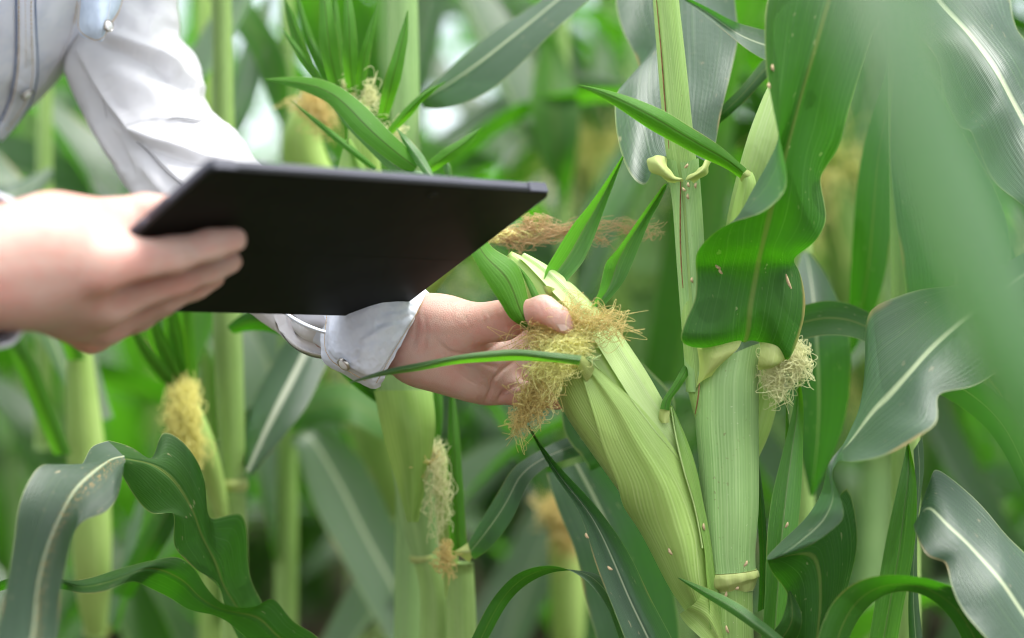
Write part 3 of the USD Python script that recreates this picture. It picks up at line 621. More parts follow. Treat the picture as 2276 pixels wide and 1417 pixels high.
# the ear in the hand
EC = np.array([(1610, 1440, .004), (1575, 1400, .002), (1558, 1340, 0), (1538, 1290, -.004), (1515, 1220, -.008), (1491, 1150, -.010), (1447, 1050, -.012), (1400, 965, -.012), (1347, 880, -.012), (1300, 800, -.011), (1262, 730, -.010), (1225, 670, -.010), (1185, 620, -.010), (1130, 565, -.010)])
ER = np.array([20, 25, 30, 37, 48, 59, 81, 91, 96, 91, 74, 55, 36, 10]) * MM
EP = np.array([P(*c) for c in EC]); et = np.r_[0, np.cumsum(np.linalg.norm(np.diff(EP, axis=0), axis=1))]; EL = et[-1]
eC, eR = CubicSpline(et, EP, axis=0), PchipInterpolator(et, ER)
def ear_point(t, lat, off=0.0):
    """t along the ear in metres; lat -1..1 across its near side; off metres above the core"""
    c = eC(t); T = eC(t, 1); T /= np.linalg.norm(T, axis=-1, keepdims=True)
    X = np.cross(T, [0, -1.0, 0]); X /= np.linalg.norm(X, axis=-1, keepdims=True); Y = np.cross(X, T)
    if np.any(Y[..., 1] > 0): Y = np.where(Y[..., 1:2] > 0, -Y, Y)
    if np.any(X[..., 0] < 0): X = np.where(X[..., 0:1] < 0, -X, X)
    ph = np.asarray(lat) * math.pi / 2
    r = (eR(t) + off)
    return c + (r * np.sin(ph))[..., None] * X + (r * np.cos(ph))[..., None] * Y
def ear_t(px, py):
    tt = np.linspace(0, EL, 600); q = pix(eC(tt)); d = np.gradient(q, axis=0); e = np.array([px, py]) - q
    k = np.argmin(np.linalg.norm(e, axis=1)); n = np.array([-d[k][1], d[k][0]]); n /= np.linalg.norm(n)
    if n[0] < 0: n = -n
    lat = (e[k] @ n) * MM / eR(tt[k])
    return tt[k], math.asin(max(-1, min(1, lat))) / (math.pi / 2)
core, uv = tube(EP, ER * 0.97, nu=120, nv=64)
ear = obj('ear', core, M['husk'], main, smooth=True, uv=uv, label='ripe ear in green husks with a tuft of silk')
def husk(left, right, off, mat, nu=110, nv=33, label=None, edge=0.0009, wrap=None):
    """a husk leaf on the ear between two margins given on the picture, its margins slightly lifted"""
    L = np.array([ear_t(*p) for p in left]); R = np.array([ear_t(*p) for p in right])
    s = np.linspace(0, 1, nu); f = lambda A: PchipInterpolator(np.linspace(0, 1, len(A)), A, axis=0)(s)
    L, R = f(L), f(R); v = np.linspace(0, 1, nv)
    T = L[:, :1] * (1 - v) + R[:, :1] * v; A = L[:, 1:] * (1 - v) + R[:, 1:] * v
    if wrap: A = A + np.where(v < 0.5, wrap[0] * (1 - 2 * v), wrap[1] * (2 * v - 1))[None]
    o = off + edge * (np.abs(2 * v - 1) ** 6)[None] + 0.0007 * np.sin(v * 9 + 2)[None] + 0.0010 * np.exp(-((v - 0.5) / 0.10) ** 2)[None]
    S = ear_point(T, A, o)
    U = np.stack([T, np.broadcast_to(v[None] * 0.9, T.shape)], -1)
    return obj('husk', (S.reshape(-1, 3), grid_faces(nu, nv)), mat, ear, smooth=True, uv=U.reshape(-1, 2), label=label)
husk([(1500, 1300), (1420, 1158), (1345, 1050), (1285, 960), (1238, 885), (1206, 820), (1190, 760)], [(1545, 1320), (1490, 1180), (1440, 1080), (1390, 1000), (1345, 930), (1300, 850), (1270, 800)], .0012, M['husk'], wrap=(-.5, 0))
husk([(1568, 1330), (1560, 1220), (1535, 1120), (1500, 1030), (1440, 950), (1390, 880), (1340, 800), (1300, 740), (1262, 690), (1215, 640), (1150, 575)], [(1590, 1330), (1578, 1220), (1560, 1100), (1540, 1020), (1496, 940), (1450, 868), (1402, 790), (1345, 712), (1296, 672), (1240, 615), (1160, 568)], .0018, M['husk_pale'], wrap=(0, .45))
husk([(1545, 1370), (1510, 1310), (1430, 1170), (1380, 1060), (1345, 980), (1318, 900), (1290, 815)], [(1575, 1370), (1570, 1310), (1556, 1180), (1520, 1060), (1470, 975), (1410, 900), (1305, 800)], .0032, M['husk'], nu=140, nv=41)
husk([(1572, 1390), (1563, 1330), (1545, 1210), (1525, 1120), (1500, 1040), (1485, 980), (1472, 912)], [(1600, 1390), (1588, 1330), (1580, 1210), (1562, 1110), (1535, 1030), (1510, 970), (1484, 908)], .0046, M['husk_green'], wrap=(0, .35))
# pale margin of that husk
q = ear_point(np.array([ear_t(*p)[0] for p in [(1472, 914), (1485, 980), (1500, 1040), (1524, 1120), (1543, 1210)]]), np.array([ear_t(*p)[1] for p in [(1472, 914), (1485, 980), (1500, 1040), (1524, 1120), (1543, 1210)]]), .0056)
m, uv = tube(spline(q, 30), np.full(30, 1.9 * MM), nu=2, nv=6); obj('pale_margin', m, M['husk_pale'], ear, smooth=True, uv=uv)
# outer husk at the foot, pointed
husk([(1530, 1360), (1560, 1400), (1590, 1430)], [(1555, 1290), (1590, 1370), (1625, 1440)], .005, M['husk'], nu=30)
# blades at the ear's top and foot
B = M['leaf_young']
leaf('husk_blade', strip([(1180, 742, -.022), (1160, 728, -.040), (1137, 712, -.046), (1115, 678, -.05), (1096, 648, -.052), (1059, 585, -.052), (1042, 555, -.05), (1005, 470, -.045), (985, 400, -.03)], [(1196, 730, -.022), (1186, 712, -.034), (1180, 686, -.036), (1166, 630, -.036), (1149, 590, -.036), (1093, 551, -.036), (1078, 530, -.036), (1030, 455, -.032), (987, 399, -.03)], .006, .55), ear, B, nu=90, nv=25, ruffle=.0009, rib=.0004)
leaf('husk_blade', strip([(1214, 722, -.02), (1196, 690, -.036), (1180, 655, -.034), (1166, 622, -.030), (1140, 580, -.028)], [(1228, 716, -.02), (1212, 680, -.032), (1195, 648, -.03), (1180, 622, -.026), (1142, 579, -.028)], .003), ear, B, nu=40, nv=9)
leaf('husk_blade', strip([(1209, 632, -.022), (1212, 607, -.024), (1235, 565, -.024), (1276, 500, -.02), (1306, 462, -.016), (1350, 398, -.01), (1384, 346, -.004)], [(1237, 642, -.022), (1262, 618, -.018), (1295, 581, -.012), (1322, 525, -.008), (1340, 478, -.006), (1365, 410, -.004), (1387, 350, -.004)], -.010, .45), ear, B, nu=80, nv=21, ruffle=.0006, rib=.0004, flip=True)
leaf('husk_blade', strip([(1302, 712, -.024), (1318, 680, -.024), (1336, 640, -.022), (1347, 592, -.02), (1373, 555, -.018), (1420, 487, -.012), (1478, 408, 0)], [(1318, 714, -.024), (1338, 682, -.020), (1384, 628, -.012), (1408, 581, -.008), (1446, 491, -.006), (1486, 414, 0)][:5] + [(1468, 450, -.003), (1486, 408, 0)], -.009, .42), ear, B, nu=80, nv=21, ruffle=.0007, rib=.0004, flip=True)
leaf('husk_blade', strip([(1293, 789, -.060), (1224, 782, -.066), (1149, 776, -.068), (1074, 781, -.074), (999, 792, -.078), (930, 806, -.080), (870, 818, -.080), (778, 848, -.076)], [(1287, 811, -.059), (1224, 804, -.060), (1149, 801, -.056), (1074, 804, -.062), (999, 811, -.066), (930, 824, -.072), (870, 832, -.076), (779, 851, -.076)], .007), ear, B, nu=90, nv=21, rib=.0005)
leaf('husk_blade', strip([(1467, 908, -.032), (1470, 895, -.03), (1486, 868, -.02), (1513, 822, -.004), (1540, 775, .016)], [(1489, 912, -.032), (1490, 898, -.03), (1504, 872, -.02), (1530, 832, -.004), (1550, 780, .016)], .004), ear, B, nu=30, nv=11)
leaf('husk_blade', strip([(1506, 1284, -.02), (1560, 1322, -.036), (1620, 1360, -.05), (1680, 1402, -.06), (1730, 1440, -.064)], [(1509, 1283, -.02), (1570, 1306, -.036), (1640, 1340, -.05), (1700, 1384, -.06), (1750, 1425, -.064)], .004), ear, B, nu=50, nv=11)
for pts in (([(1284, 811, -.0580), (1289, 800, -.0615), (1292, 788, -.0595)], [(1292, 828, -.0510), (1300, 814, -.0545), (1306, 800, -.0530)], [(1304, 850, -.0400), (1314, 836, -.0420), (1322, 820, -.0405)]),
            ([(1208, 634, -.022), (1222, 636, -.030), (1237, 643, -.022)], [(1206, 648, -.02), (1222, 652, -.026), (1236, 658, -.02)], [(1208, 660, -.016), (1220, 664, -.02), (1232, 668, -.016)]),
            ([(1467, 908, -.032), (1478, 906, -.034), (1489, 912, -.032)], [(1464, 925, -.031), (1476, 924, -.033), (1488, 924, -.032)], [(1466, 938, -.028), (1477, 940, -.033), (1488, 938, -.030)]),
            ([(1302, 712, -.026), (1310, 709, -.03), (1319, 714, -.026)], [(1300, 728, -.03), (1312, 730, -.034), (1324, 732, -.03)], [(1298, 744, -.030), (1312, 748, -.032), (1328, 750, -.029)])):
    leaf('collar', list(pts), ear, M['collar'], nu=12, nv=9)
# the silk: a matted tuft bulging out on the left below the hand's thumb, with browned ends
rs = np.random.default_rng(5)
def guided(guide, n, jit0, jit1, curl, pts=36, frac=(0.45, 1.0)):
    G = spline([P(*q) for q in guide], pts); out = []
    for _ in range(n):
        k = max(6, int(pts * rs.uniform(*frac))); s = np.linspace(0, 1, pts)[:k]
        o = rs.normal(0, 1, 3) * np.array([1, 0.6, 1]); e = rs.normal(0, 1, 3) * np.array([1, 0.6, 1])
        w = np.zeros((k, 3))
        for h in range(4):
            f = rs.uniform(6, 44); w += (rs.normal(0, 1, 3) * curl / (1 + 0.25 * h))[None] * np.sin(f * s + rs.uniform(0, 6))[:, None] * np.minimum(1, s * 3)[:, None]
        out.append(G[:k] + (o * jit0)[None] * (1 - s)[:, None] + (e * jit1)[None] * s[:, None] + w)
    return out
tuft = []
for guide, n, j0, j1, cu in (
    ([(1296, 772, -.046), (1262, 768, -.052), (1222, 792, -.05), (1200, 840, -.046), (1190, 885, -.042)], 140, .0036, .0062, .0024),
    ([(1305, 762, -.046), (1270, 760, -.048), (1228, 764, -.048), (1198, 786, -.047), (1176, 822, -.044)], 80, .0036, .0060, .0024),
    ([(1290, 790, -.046), (1250, 812, -.052), (1222, 842, -.049), (1205, 868, -.046), (1188, 896, -.042)], 110, .0036, .0064, .0023),
    ([(1322, 742, -.042), (1296, 742, -.046), (1266, 756, -.048), (1240, 775, -.05), (1222, 820, -.048)], 20, .0040, .0058, .0030),
    ([(1340, 730, -.040), (1322, 728, -.043), (1300, 738, -.045), (1272, 752, -.047), (1250, 765, -.05)], 14, .0040, .0052, .0028)):
    tuft += guided(guide, n, j0, j1, cu)
curves('silk', tuft, 0.9 * MM, M['silk'], ear, label='yellow green silk tuft', kind='stuff')
tail = []
for guide, n, j0, j1, cu in (
    ([(1215, 830, -.05), (1186, 880, -.044), (1162, 912, -.04), (1150, 945, -.038), (1146, 985, -.036)], 70, .0050, .0030, .0030),
    ([(1210, 850, -.048), (1192, 890, -.044), (1172, 920, -.042), (1150, 930, -.04)], 60, .0044, .0042, .0036),
    ([(1310, 735, -.040), (1290, 710, -.046), (1272, 690, -.046), (1266, 668, -.045), (1276, 650, -.044)], 22, .0030, .0036, .0040),
    ([(1320, 728, -.040), (1345, 712, -.046), (1362, 725, -.046), (1374, 748, -.044)], 26, .0036, .0040, .0048),
    ([(1250, 748, -.048), (1212, 738, -.046), (1192, 720, -.042), (1186, 690, -.038)], 22, .0030, .0030, .0040),
    ([(1240, 752, -.046), (1198, 760, -.045), (1172, 768, -.042), (1165, 745, -.04)], 18, .0036, .0036, .0048),
    ([(1290, 735, -.042), (1280, 712, -.048), (1262, 702, -.048), (1252, 714, -.047)], 16, .0036, .0036, .0040)):
    tail += guided(guide, n, j0, j1, cu)
curves('silk', tail, 0.9 * MM, M['silk_dry2'], ear, label='curled brown ends of the silk', kind='stuff')
bits = []
for k in range(9):
    a = np.array([1298 + rs.normal(0, 6), 800 + rs.normal(0, 6), -.047]); d = np.array([rs.uniform(-6, 40), rs.uniform(-26, 34), .003])
    bits.append(tube([P(*a), P(*(a + d * 0.5 - [0, 0, .004])), P(*(a + d))], [.0006, .0007, .0002], 6, 6))
m, uv = merge(*bits); obj('torn_tip', m, M['husk_pale'], ear, smooth=True, uv=uv)

# third, young ear behind the sheath, only its silk and blades show
m, uv = tubepx([(1668, 1010, .03), (1690, 930, .03), (1712, 850, .028), (1735, 780, .02), (1748, 740, .016)], [20, 30, 28, 20, 8], nu=24, nv=20)
ear3 = obj('ear', m, M['husk'], main, smooth=True, uv=uv, label='young ear behind the sheath with pale silk')
ys = []
for guide, n in (([(1740, 770, .01), (1765, 800, -.01), (1768, 835, -.012), (1745, 860, -.012), (1730, 895, -.01)], 60), ([(1735, 790, .008), (1728, 820, -.012), (1718, 840, -.012), (1730, 870, -.012), (1735, 905, -.01)], 55), ([(1725, 800, .008), (1705, 815, -.010), (1698, 835, -.010), (1712, 862, -.012)], 26), ([(1750, 775, .008), (1775, 785, -.008), (1780, 812, -.010), (1770, 850, -.010)], 40)):
    ys += guided(guide, n, .0036, .0028, .0032)
curves('silk', ys, 1.0 * MM, M['silk_young'], ear3, kind='stuff')
leaf('husk_blade', strip([(1690, 1440, -.005), (1700, 1320, -.006), (1703, 1230, -.006), (1713, 1120, -.004), (1738, 1010, .002), (1763, 905, .008), (1774, 838, .01)], [(1748, 1440, -.005), (1757, 1320, -.004), (1767, 1225, -.002), (1781, 1095, .002), (1785, 980, .006), (1785, 890, .01), (1776, 836, .01)], -.006), ear3, B, nu=90, nv=21, rib=.0006, flip=True)
leaf('husk_blade', strip([(1745, 985, .012), (1746, 930, .012), (1747, 870, .012)], [(1760, 980, .012), (1752, 925, .012), (1748, 868, .012)], .001), ear3, B, nu=16, nv=7)
leaf('husk_blade', strip([(1684, 1360, .02), (1688, 1240, .02), (1682, 1120, .02), (1684, 1030, .02)], [(1705, 1350, .014), (1706, 1240, .014), (1702, 1150, .014), (1688, 1035, .018)], .003), ear3, M['leaf'], nu=40, nv=9)

# leaves of lower nodes of the same plant
L_ = M['leaf']
leaf('leaf', strip([(1172, 946, -.030), (1222, 1050, -.034), (1290, 1152, -.04), (1322, 1250, -.044), (1352, 1330, -.048), (1400, 1440, -.05), (1480, 1600, -.03), (1590, 1720, -.006)], [(1180, 944, -.030), (1252, 1046, -.034), (1338, 1146, -.036), (1402, 1240, -.038), (1446, 1335, -.04), (1500, 1440, -.04), (1560, 1580, -.024), (1640, 1690, -.004)], -.010), main, L_, nu=110, nv=25, ruffle=.0014, rib=.001, label='long pointed leaf rising in front of the ear')
leaf('leaf', strip([(1030, 1460, -.03), (1060, 1400, -.032), (1108, 1320, -.036), (1160, 1272, -.04), (1225, 1258, -.044), (1290, 1282, -.046), (1345, 1345, -.046), (1385, 1440, -.04), (1500, 1640, -.02), (1610, 1760, -.004)], [(1060, 1475, -.01), (1090, 1415, -.012), (1135, 1330, -.012), (1180, 1290, -.012), (1240, 1268, -.014), (1320, 1272, -.014), (1380, 1330, -.012), (1425, 1440, -.01), (1540, 1640, -.004), (1640, 1740, 0)], .002), main, L_, nu=110, nv=21, ruffle=.001, label='leaf arching over near the bottom of the picture')

# anthers that have fallen on the plant
AN = [(1531, 410, -.0135, 70), (1521, 420, -.0135, 40), (1547, 412, -.013, 95), (1530, 436, -.0125, 80), (1525, 368, -.014, -50), (1602, 602, -.036, 60), (1596, 592, -.036, 30), (1657, 1252, -.019, -60), (1638, 1306, -.0135, -40), (1612, 1322, -.0125, -70), (1617, 1398, -.0125, 70), (1748, 1166, -.006, -65), (1539, 622, -.010, 80), (1718, 150, -.099, 80), (1710, 190, -.104, 75), (1356, 1262, -.046, 35), (1305, 1190, -.042, 60), (1565, 1170, -.018, 80), (1550, 1332, -.012, 75), (1753, 625, -.034, 70), (1490, 1225, -.026, 60)]
UN, LN, BL = 'stuck below the collar of the upper node', 'on the stalk below the lowest node ring', 'on the dark lower half of the broad leaf'
ANW = [(UN, 1), (UN, 1), (UN, 1), (UN, 1), ('lying between the upper collar lobes', 0), (BL, 1), (BL, 1), ('just above the lowest node ring', 0), (LN, 1), (LN, 1), (LN, 1), ('on the narrow blade right of the thick sheath', 0), ('on the upper stalk left of the broad leaf', 0), ('near the top left margin of the broad leaf', 0), ('on the left margin of the broad leaf, the lower of two', 0), ('on the long pointed leaf, the lower of two', 0), ('on the long pointed leaf, the upper of two', 0), ('in the groove between ear and sheath', 0), ('at the foot of the ripe ear', 0), ('standing out long on the right of the broad leaf', 0), ('on the flank of the ripe ear', 0)]
for k, (x, y, d, a) in enumerate(AN):
    r = math.radians(a); L = rs.uniform(4, 8.5) if k != 19 else 17
    e = np.array([math.cos(r), math.sin(r), 0]); n = np.array([-e[1], e[0], 0])
    m, uv = tube([P(*(np.array([x, y, d]) - e * L)), P(*(np.array([x, y, d - .0012]) + n * 1.5)), P(*(np.array([x, y, d]) + e * L))], [.0004, .0009, .0004], 10, 8)
    where, many = ANW[k]
    base = P(x, y, d); t = thing('fallen_anther', 'tiny dry tan anther ' + where, 'anther', base, 'anthers ' + where if many else None)
    obj('pollen_sac', m, M['anther'], t, smooth=True, uv=uv)

# ---------------------------------------------------------------- corn plants close by, slightly out of focus
LF = M['leaf']
def base_of(px, dd):
    b = P(px, 708, dd); b[2] = 0; return b
def stem(parent, pts, rad, mat='stalk', name='stalk', nodes=()):
    m, uv = tubepx(pts, rad, nu=90, nv=26)
    s = obj(name, m, M[mat], parent, smooth=True, uv=uv)
    return s
def ring(parent, x, y, d, r, mat='collar', tilt=0):
    m, uv = tubepx([(x, y + 14, d), (x, y + 6, d), (x, y, d), (x, y - 6, d), (x, y - 14, d)], [r, r * 1.16, r * 1.2, r * 1.14, r], nu=12, nv=24)
    obj('node', m, M[mat], parent, smooth=True, uv=uv)
def silk_at(parent, guides, n, w=1.8, mat='silk_far', j0=.006, j1=.006, cu=.0042, dd=0.0):
    out = []
    for gd in guides: out += guided([(a, b, c + dd) for a, b, c in gd], n, j0, j1, cu)
    curves('silk', out, w * MM, M[mat], parent, kind='stuff')
GROUND = 2600

# plant with two arched leaves at lower left
p = thing('corn_plant', 'corn plant at lower left with an arched grey leaf and rust specks', 'corn plant', base_of(620, -.02))
stem(p, [(620, 4100, -.02), (612, 2500, -.02), (604, 1800, -.02), (600, 1560, -.02), (590, 1480, -.02)], [44, 42, 38, 30, 16])
leaf('leaf', [
 [(-30, 1520, -0.246), (40, 1520, -0.256), (110, 1520, -0.246)],
 [(-8, 1400, -0.210), (74, 1410, -0.223), (128, 1408, -0.212)],
 [(12, 1310, -0.183), (84, 1308, -0.192), (134, 1318, -0.185)],
 [(31, 1200, -0.150), (106, 1215, -0.164), (146, 1250, -0.155)],
 [(44, 1115, -0.124), (140, 1135, -0.131), (160, 1188, -0.126)],
 [(68, 1062, -0.109), (168, 1088, -0.106), (190, 1156, -0.117)],
 [(100, 1035, -0.096), (205, 1052, -0.086), (228, 1140, -0.112)],
 [(172, 1040, -0.072), (232, 1032, -0.070), (256, 1108, -0.102)],
 [(205, 992, -0.035), (256, 1020, -0.056), (270, 1055, -0.087)],
 [(240, 978, -0.025), (276, 1016, -0.050), (274, 1030, -0.074)]], p, M['leaf_rust'], nu=110, nv=33, ruffle=.0006, rib=-.0012, flip=True, label='arched leaf, grey above, with rusty specks beside its midrib')
leaf('leaf', [
 [(240, 978, -0.025), (276, 1017, -0.045), (274, 1030, -0.062)],
 [(300, 998, -0.005), (304, 1022, -0.029), (271, 1052, -0.047)],
 [(338, 1016, 0.010), (336, 1030, -0.015), (286, 1082, -0.029)],
 [(362, 963, 0.020), (370, 1050, -0.003), (306, 1112, -0.017)],
 [(412, 988, 0.020), (405, 1090, 0.013), (346, 1142, -0.005)],
 [(444, 1036, 0.019), (432, 1140, 0.022), (384, 1140, 0.000)],
 [(458, 1095, 0.029), (448, 1185, 0.031), (386, 1205, 0.016)],
 [(472, 1152, 0.041), (468, 1225, 0.039), (408, 1240, 0.025)],
 [(530, 1140, 0.042), (482, 1255, 0.044), (440, 1268, 0.032)],
 [(550, 1210, 0.056), (498, 1300, 0.052), (484, 1296, 0.039)],
 [(556, 1280, 0.067), (522, 1340, 0.060), (500, 1350, 0.053)],
 [(600, 1380, 0.080), (560, 1410, 0.077), (530, 1420, 0.070)],
 [(612, 1520, 0.113), (596, 1530, 0.098), (580, 1530, 0.098)]], p, LF, nu=110, nv=29, rib=.0010, label='green underside of the arched leaf')
leaf('leaf', strip([(-60, 1330, -.05), (20, 1290, -.05), (80, 1283, -.05), (140, 1286, -.05), (200, 1282, -.05), (275, 1259, -.05), (340, 1242, -.05), (392, 1238, -.05), (428, 1258, -.055), (462, 1300, -.065), (505, 1338, -.07), (560, 1342, -.07), (605, 1328, -.07), (645, 1372, -.07), (700, 1412, -.06), (760, 1500, -.05)], [(-50, 1350, -.03), (15, 1312, -.03), (70, 1300, -.03), (138, 1305, -.04), (190, 1320, -.075), (242, 1312, -.078), (285, 1290, -.066), (330, 1300, -.04), (378, 1322, -.03), (420, 1352, -.04), (462, 1366, -.05), (500, 1385, -.05), (540, 1420, -.05), (580, 1450, -.05), (640, 1490, -.04), (700, 1570, -.03)], .004), p, LF, nu=130, nv=21, ruffle=.0016, rib=.001, label='twisted leaf below the arched one')

# pale ear at the left edge
p = thing('corn_plant', 'blurred corn plant at far left with a long pale upright ear under the hand', 'corn plant', base_of(228, .34))
stem(p, [(232, 3600, .34), (228, 2200, .34), (222, 1500, .34), (216, 1420, .34)], [40, 38, 36, 32])
ring(p, 217, 1400, .34, 34)
m, uv = tubepx([(214, 1410, .33), (208, 1330, .32), (205, 1220, .31), (200, 1100, .31), (190, 980, .31), (182, 880, .31), (176, 780, .31), (172, 690, .31)], [26, 44, 52, 54, 50, 44, 34, 20], nu=50, nv=28)
e = obj('ear', m, M['husk'], p, smooth=True, uv=uv)
leaf('husk_blade', strip([(120, 1010, .28), (70, 900, .28), (30, 800, .28), (-10, 700, .3), (-30, 560, .32)], [(160, 1010, .27), (115, 890, .27), (70, 780, .27), (30, 690, .29), (-20, 560, .32)], .006), e, B, nu=40, nv=11)
leaf('husk_blade', strip([(150, 800, .29), (120, 700, .29), (110, 600, .3), (80, 500, .32)], [(190, 800, .28), (160, 690, .28), (140, 600, .3), (84, 500, .32)], .006), e, B, nu=30, nv=9)
leaf('leaf', strip([(246, 1320, .33), (290, 1235, .30), (330, 1160, .27), (380, 1080, .25), (450, 1010, .25), (560, 900, .28)], [(290, 1330, .3), (340, 1250, .27), (380, 1190, .24), (420, 1120, .24), (490, 1050, .25), (562, 902, .28)], .010), p, LF, nu=50, nv=13, rib=-.0014)
stem(p, [(95, 1000, .45), (98, 500, .45), (100, 150, .46), (104, -300, .48), (110, -900, .5)], [24, 24, 22, 20, 12])
leaf('leaf', strip([(112, 370, .42), (60, 395, .40), (0, 410, .38), (-80, 430, .38), (-180, 520, .38)], [(120, 395, .42), (70, 440, .38), (10, 470, .36), (-60, 500, .36), (-178, 524, .38)], .006), p, LF, nu=40, nv=11)

# yellow silk ear
p = thing('corn_plant', 'blurred corn plant with a yellow silk tuft and a jointed stalk left of the cuff', 'corn plant', base_of(520, .24))
s = stem(p, [(520, 3700, .24), (522, 2000, .24), (520, 1300, .24), (518, 1080, .24), (512, 900, .24), (506, 740, .24), (500, 500, .25), (494, 100, .26), (486, -300, .27), (470, -1200, .3)], [38, 37, 34, 33, 36, 38, 32, 27, 24, 12])
ring(s, 519, 1076, .24, 33)
m, uv = tubepx([(508, 1230, .235), (488, 1120, .225), (466, 1040, .215), (446, 980, .21), (424, 920, .21), (408, 870, .21)], [14, 22, 30, 34, 30, 18], nu=30, nv=22)
e = obj('ear', m, M['husk'], p, smooth=True, uv=uv)
silk_at(e, [[(404, 850, .20), (398, 900, .18), (402, 960, .172), (420, 1010, .172)], [(414, 850, .20), (424, 900, .18), (432, 960, .172), (448, 1030, .172)], [(408, 846, .2), (412, 910, .176), (420, 980, .17), (440, 1060, .17)], [(404, 870, .2), (392, 920, .185), (392, 970, .178), (402, 1010, .174)]], 80, 1.7, j0=.0048, j1=.0036, cu=.0018)
for a, b, t in (((388, 860), (422, 858), (318, 640)), ((400, 850), (428, 850), (370, 620)), ((404, 850), (440, 862), (420, 600)), ((380, 870), (410, 860), (280, 700))):
    mx = [(a[i] * .45 + t[i] * .55) for i in (0, 1)]
    leaf('husk_blade', strip([(*a, .205), (mx[0] - 20, mx[1], .19), (*t, .18)], [(*b, .2), (mx[0] + 20, mx[1] + 8, .185), (t[0] + 2, t[1] + 1, .18)], .006), e, B, nu=30, nv=9)
leaf('leaf', strip([(545, 1040, 0.234), (541, 960, 0.262), (566, 880, 0.279), (604, 810, 0.294), (640, 740, 0.308), (690, 660, 0.347), (800, 560, 0.411)], [(560, 1056, 0.198), (640, 958, 0.202), (680, 905, 0.221), (712, 840, 0.243), (740, 780, 0.265), (770, 710, 0.309), (804, 562, 0.411)], .014), p, M['leaf_ribbed'], nu=60, nv=17, rib=-.0018, flip=True, label='grey leaf with a broad white midrib')
leaf('leaf', strip([(505, 725, .16), (560, 690, .14), (640, 705, .125), (715, 735, .12), (790, 800, .115), (860, 900, .12)], [(520, 745, .16), (580, 735, .14), (650, 752, .125), (716, 788, .12), (780, 850, .118), (858, 904, .12)], .003), p, LF, nu=50, nv=13, ruffle=.001)

# stalk with hanging silk, in the middle
p = thing('corn_plant', 'slightly blurred corn plant below the wrist with silk hanging down its stalk', 'corn plant', base_of(965, .15))
s = stem(p, [(975, 3800, .15), (972, 2000, .15), (966, 1417, .15), (955, 1260, .15), (942, 1220, .15), (930, 1100, .15)], [40, 39, 38, 34, 33, 20])
m, uv = tubepx([(944, 1238, .15), (936, 1180, .147), (928, 1100, .145), (922, 1020, .143), (912, 940, .142), (902, 860, .142), (892, 760, .142), (880, 640, .145)], [32, 42, 52, 58, 63, 66, 60, 44], nu=50, nv=30)
sh3 = obj('leaf_sheath', m, M['sheath'], p, smooth=True, uv=uv)
m, uv = tubepx([(944, 1246, .15), (943, 1238, .15), (942, 1229, .15)], [33, 37, 33], nu=8, nv=26); obj('node', m, M['collar'], s, smooth=True, uv=uv)
leaf('husk', strip([(832, 868, .10), (850, 960, .095), (878, 1060, .095), (905, 1160, .10)], [(960, 866, .09), (968, 940, .085), (960, 1010, .09), (930, 1160, .10)], .012), sh3, M['husk_green'], nu=40, nv=13)
m, uv = tubepx([(1000, 1330, .13), (1000, 1240, .125), (992, 1150, .12), (984, 1060, .12), (975, 990, .12)], [12, 20, 24, 22, 12], nu=24, nv=18)
e = obj('ear', m, M['husk'], p, smooth=True, uv=uv)
silk_at(e, [[(968, 985, .10), (975, 1030, .09), (962, 1090, .085), (970, 1160, .085), (985, 1240, .085)], [(985, 990, .10), (968, 1010, .09), (980, 1080, .085), (975, 1170, .083)], [(976, 985, .10), (990, 1080, .088), (985, 1180, .085), (998, 1290, .085)]], 18, 1.2, 'silk_young', .0030, .0030, .0024)
silk_at(e, [[(970, 1000, .10), (940, 1020, .09), (915, 1035, .085)], [(992, 1200, .088), (990, 1250, .085), (998, 1290, .084)]], 18, 1.7, 'silk_dry2', .002, .003, .003)
leaf('husk_blade', strip([(1002, 1235, .105), (996, 1120, .10), (995, 1000, .10), (998, 900, .11), (1003, 850, .115)], [(1040, 1235, .105), (1032, 1120, .10), (1024, 1000, .10), (1014, 900, .11), (1006, 850, .115)], .006), e, B, nu=50, nv=13)
leaf('husk_blade', strip([(955, 1000, .12), (962, 900, .12), (960, 800, .13)], [(975, 1000, .115), (985, 900, .12), (964, 800, .13)], .003), e, B, nu=30, nv=9)
s2 = stem(p, [(1030, 3700, .13), (1028, 2000, .13), (1026, 1417, .13), (1022, 1250, .13)], [38, 38, 37, 33], 'stalk')
leaf('collar', [[(1004, 1226, .09), (1020, 1234, .085), (1044, 1250, .09)], [(1022, 1218, .085), (1034, 1226, .08), (1048, 1240, .085)], [(1040, 1206, .085), (1046, 1225, .08), (1052, 1236, .085)]], s2, M['collar'], nu=12, nv=9)
leaf('leaf', strip([(1040, 1206, .085), (1075, 1140, .075), (1112, 1080, .07), (1140, 1040, .072), (1200, 1000, .08), (1270, 968, .10), (1350, 960, .14)], [(1050, 1246, .085), (1100, 1205, .06), (1145, 1140, .055), (1172, 1078, .06), (1220, 1035, .075), (1290, 1010, .10), (1352, 964, .14)], .004), p, LF, nu=60, nv=17, ruffle=.001, flip=True, label='grey green leaf rising from the short second stalk')
leaf('leaf', strip([(1248, 915, .09), (1255, 960, .085), (1290, 1010, .085), (1312, 1046, .09)], [(1420, 800, .12), (1450, 830, .12), (1500, 900, .115), (1330, 1040, .09)], .0), p, LF, nu=50, nv=17, flip=True)
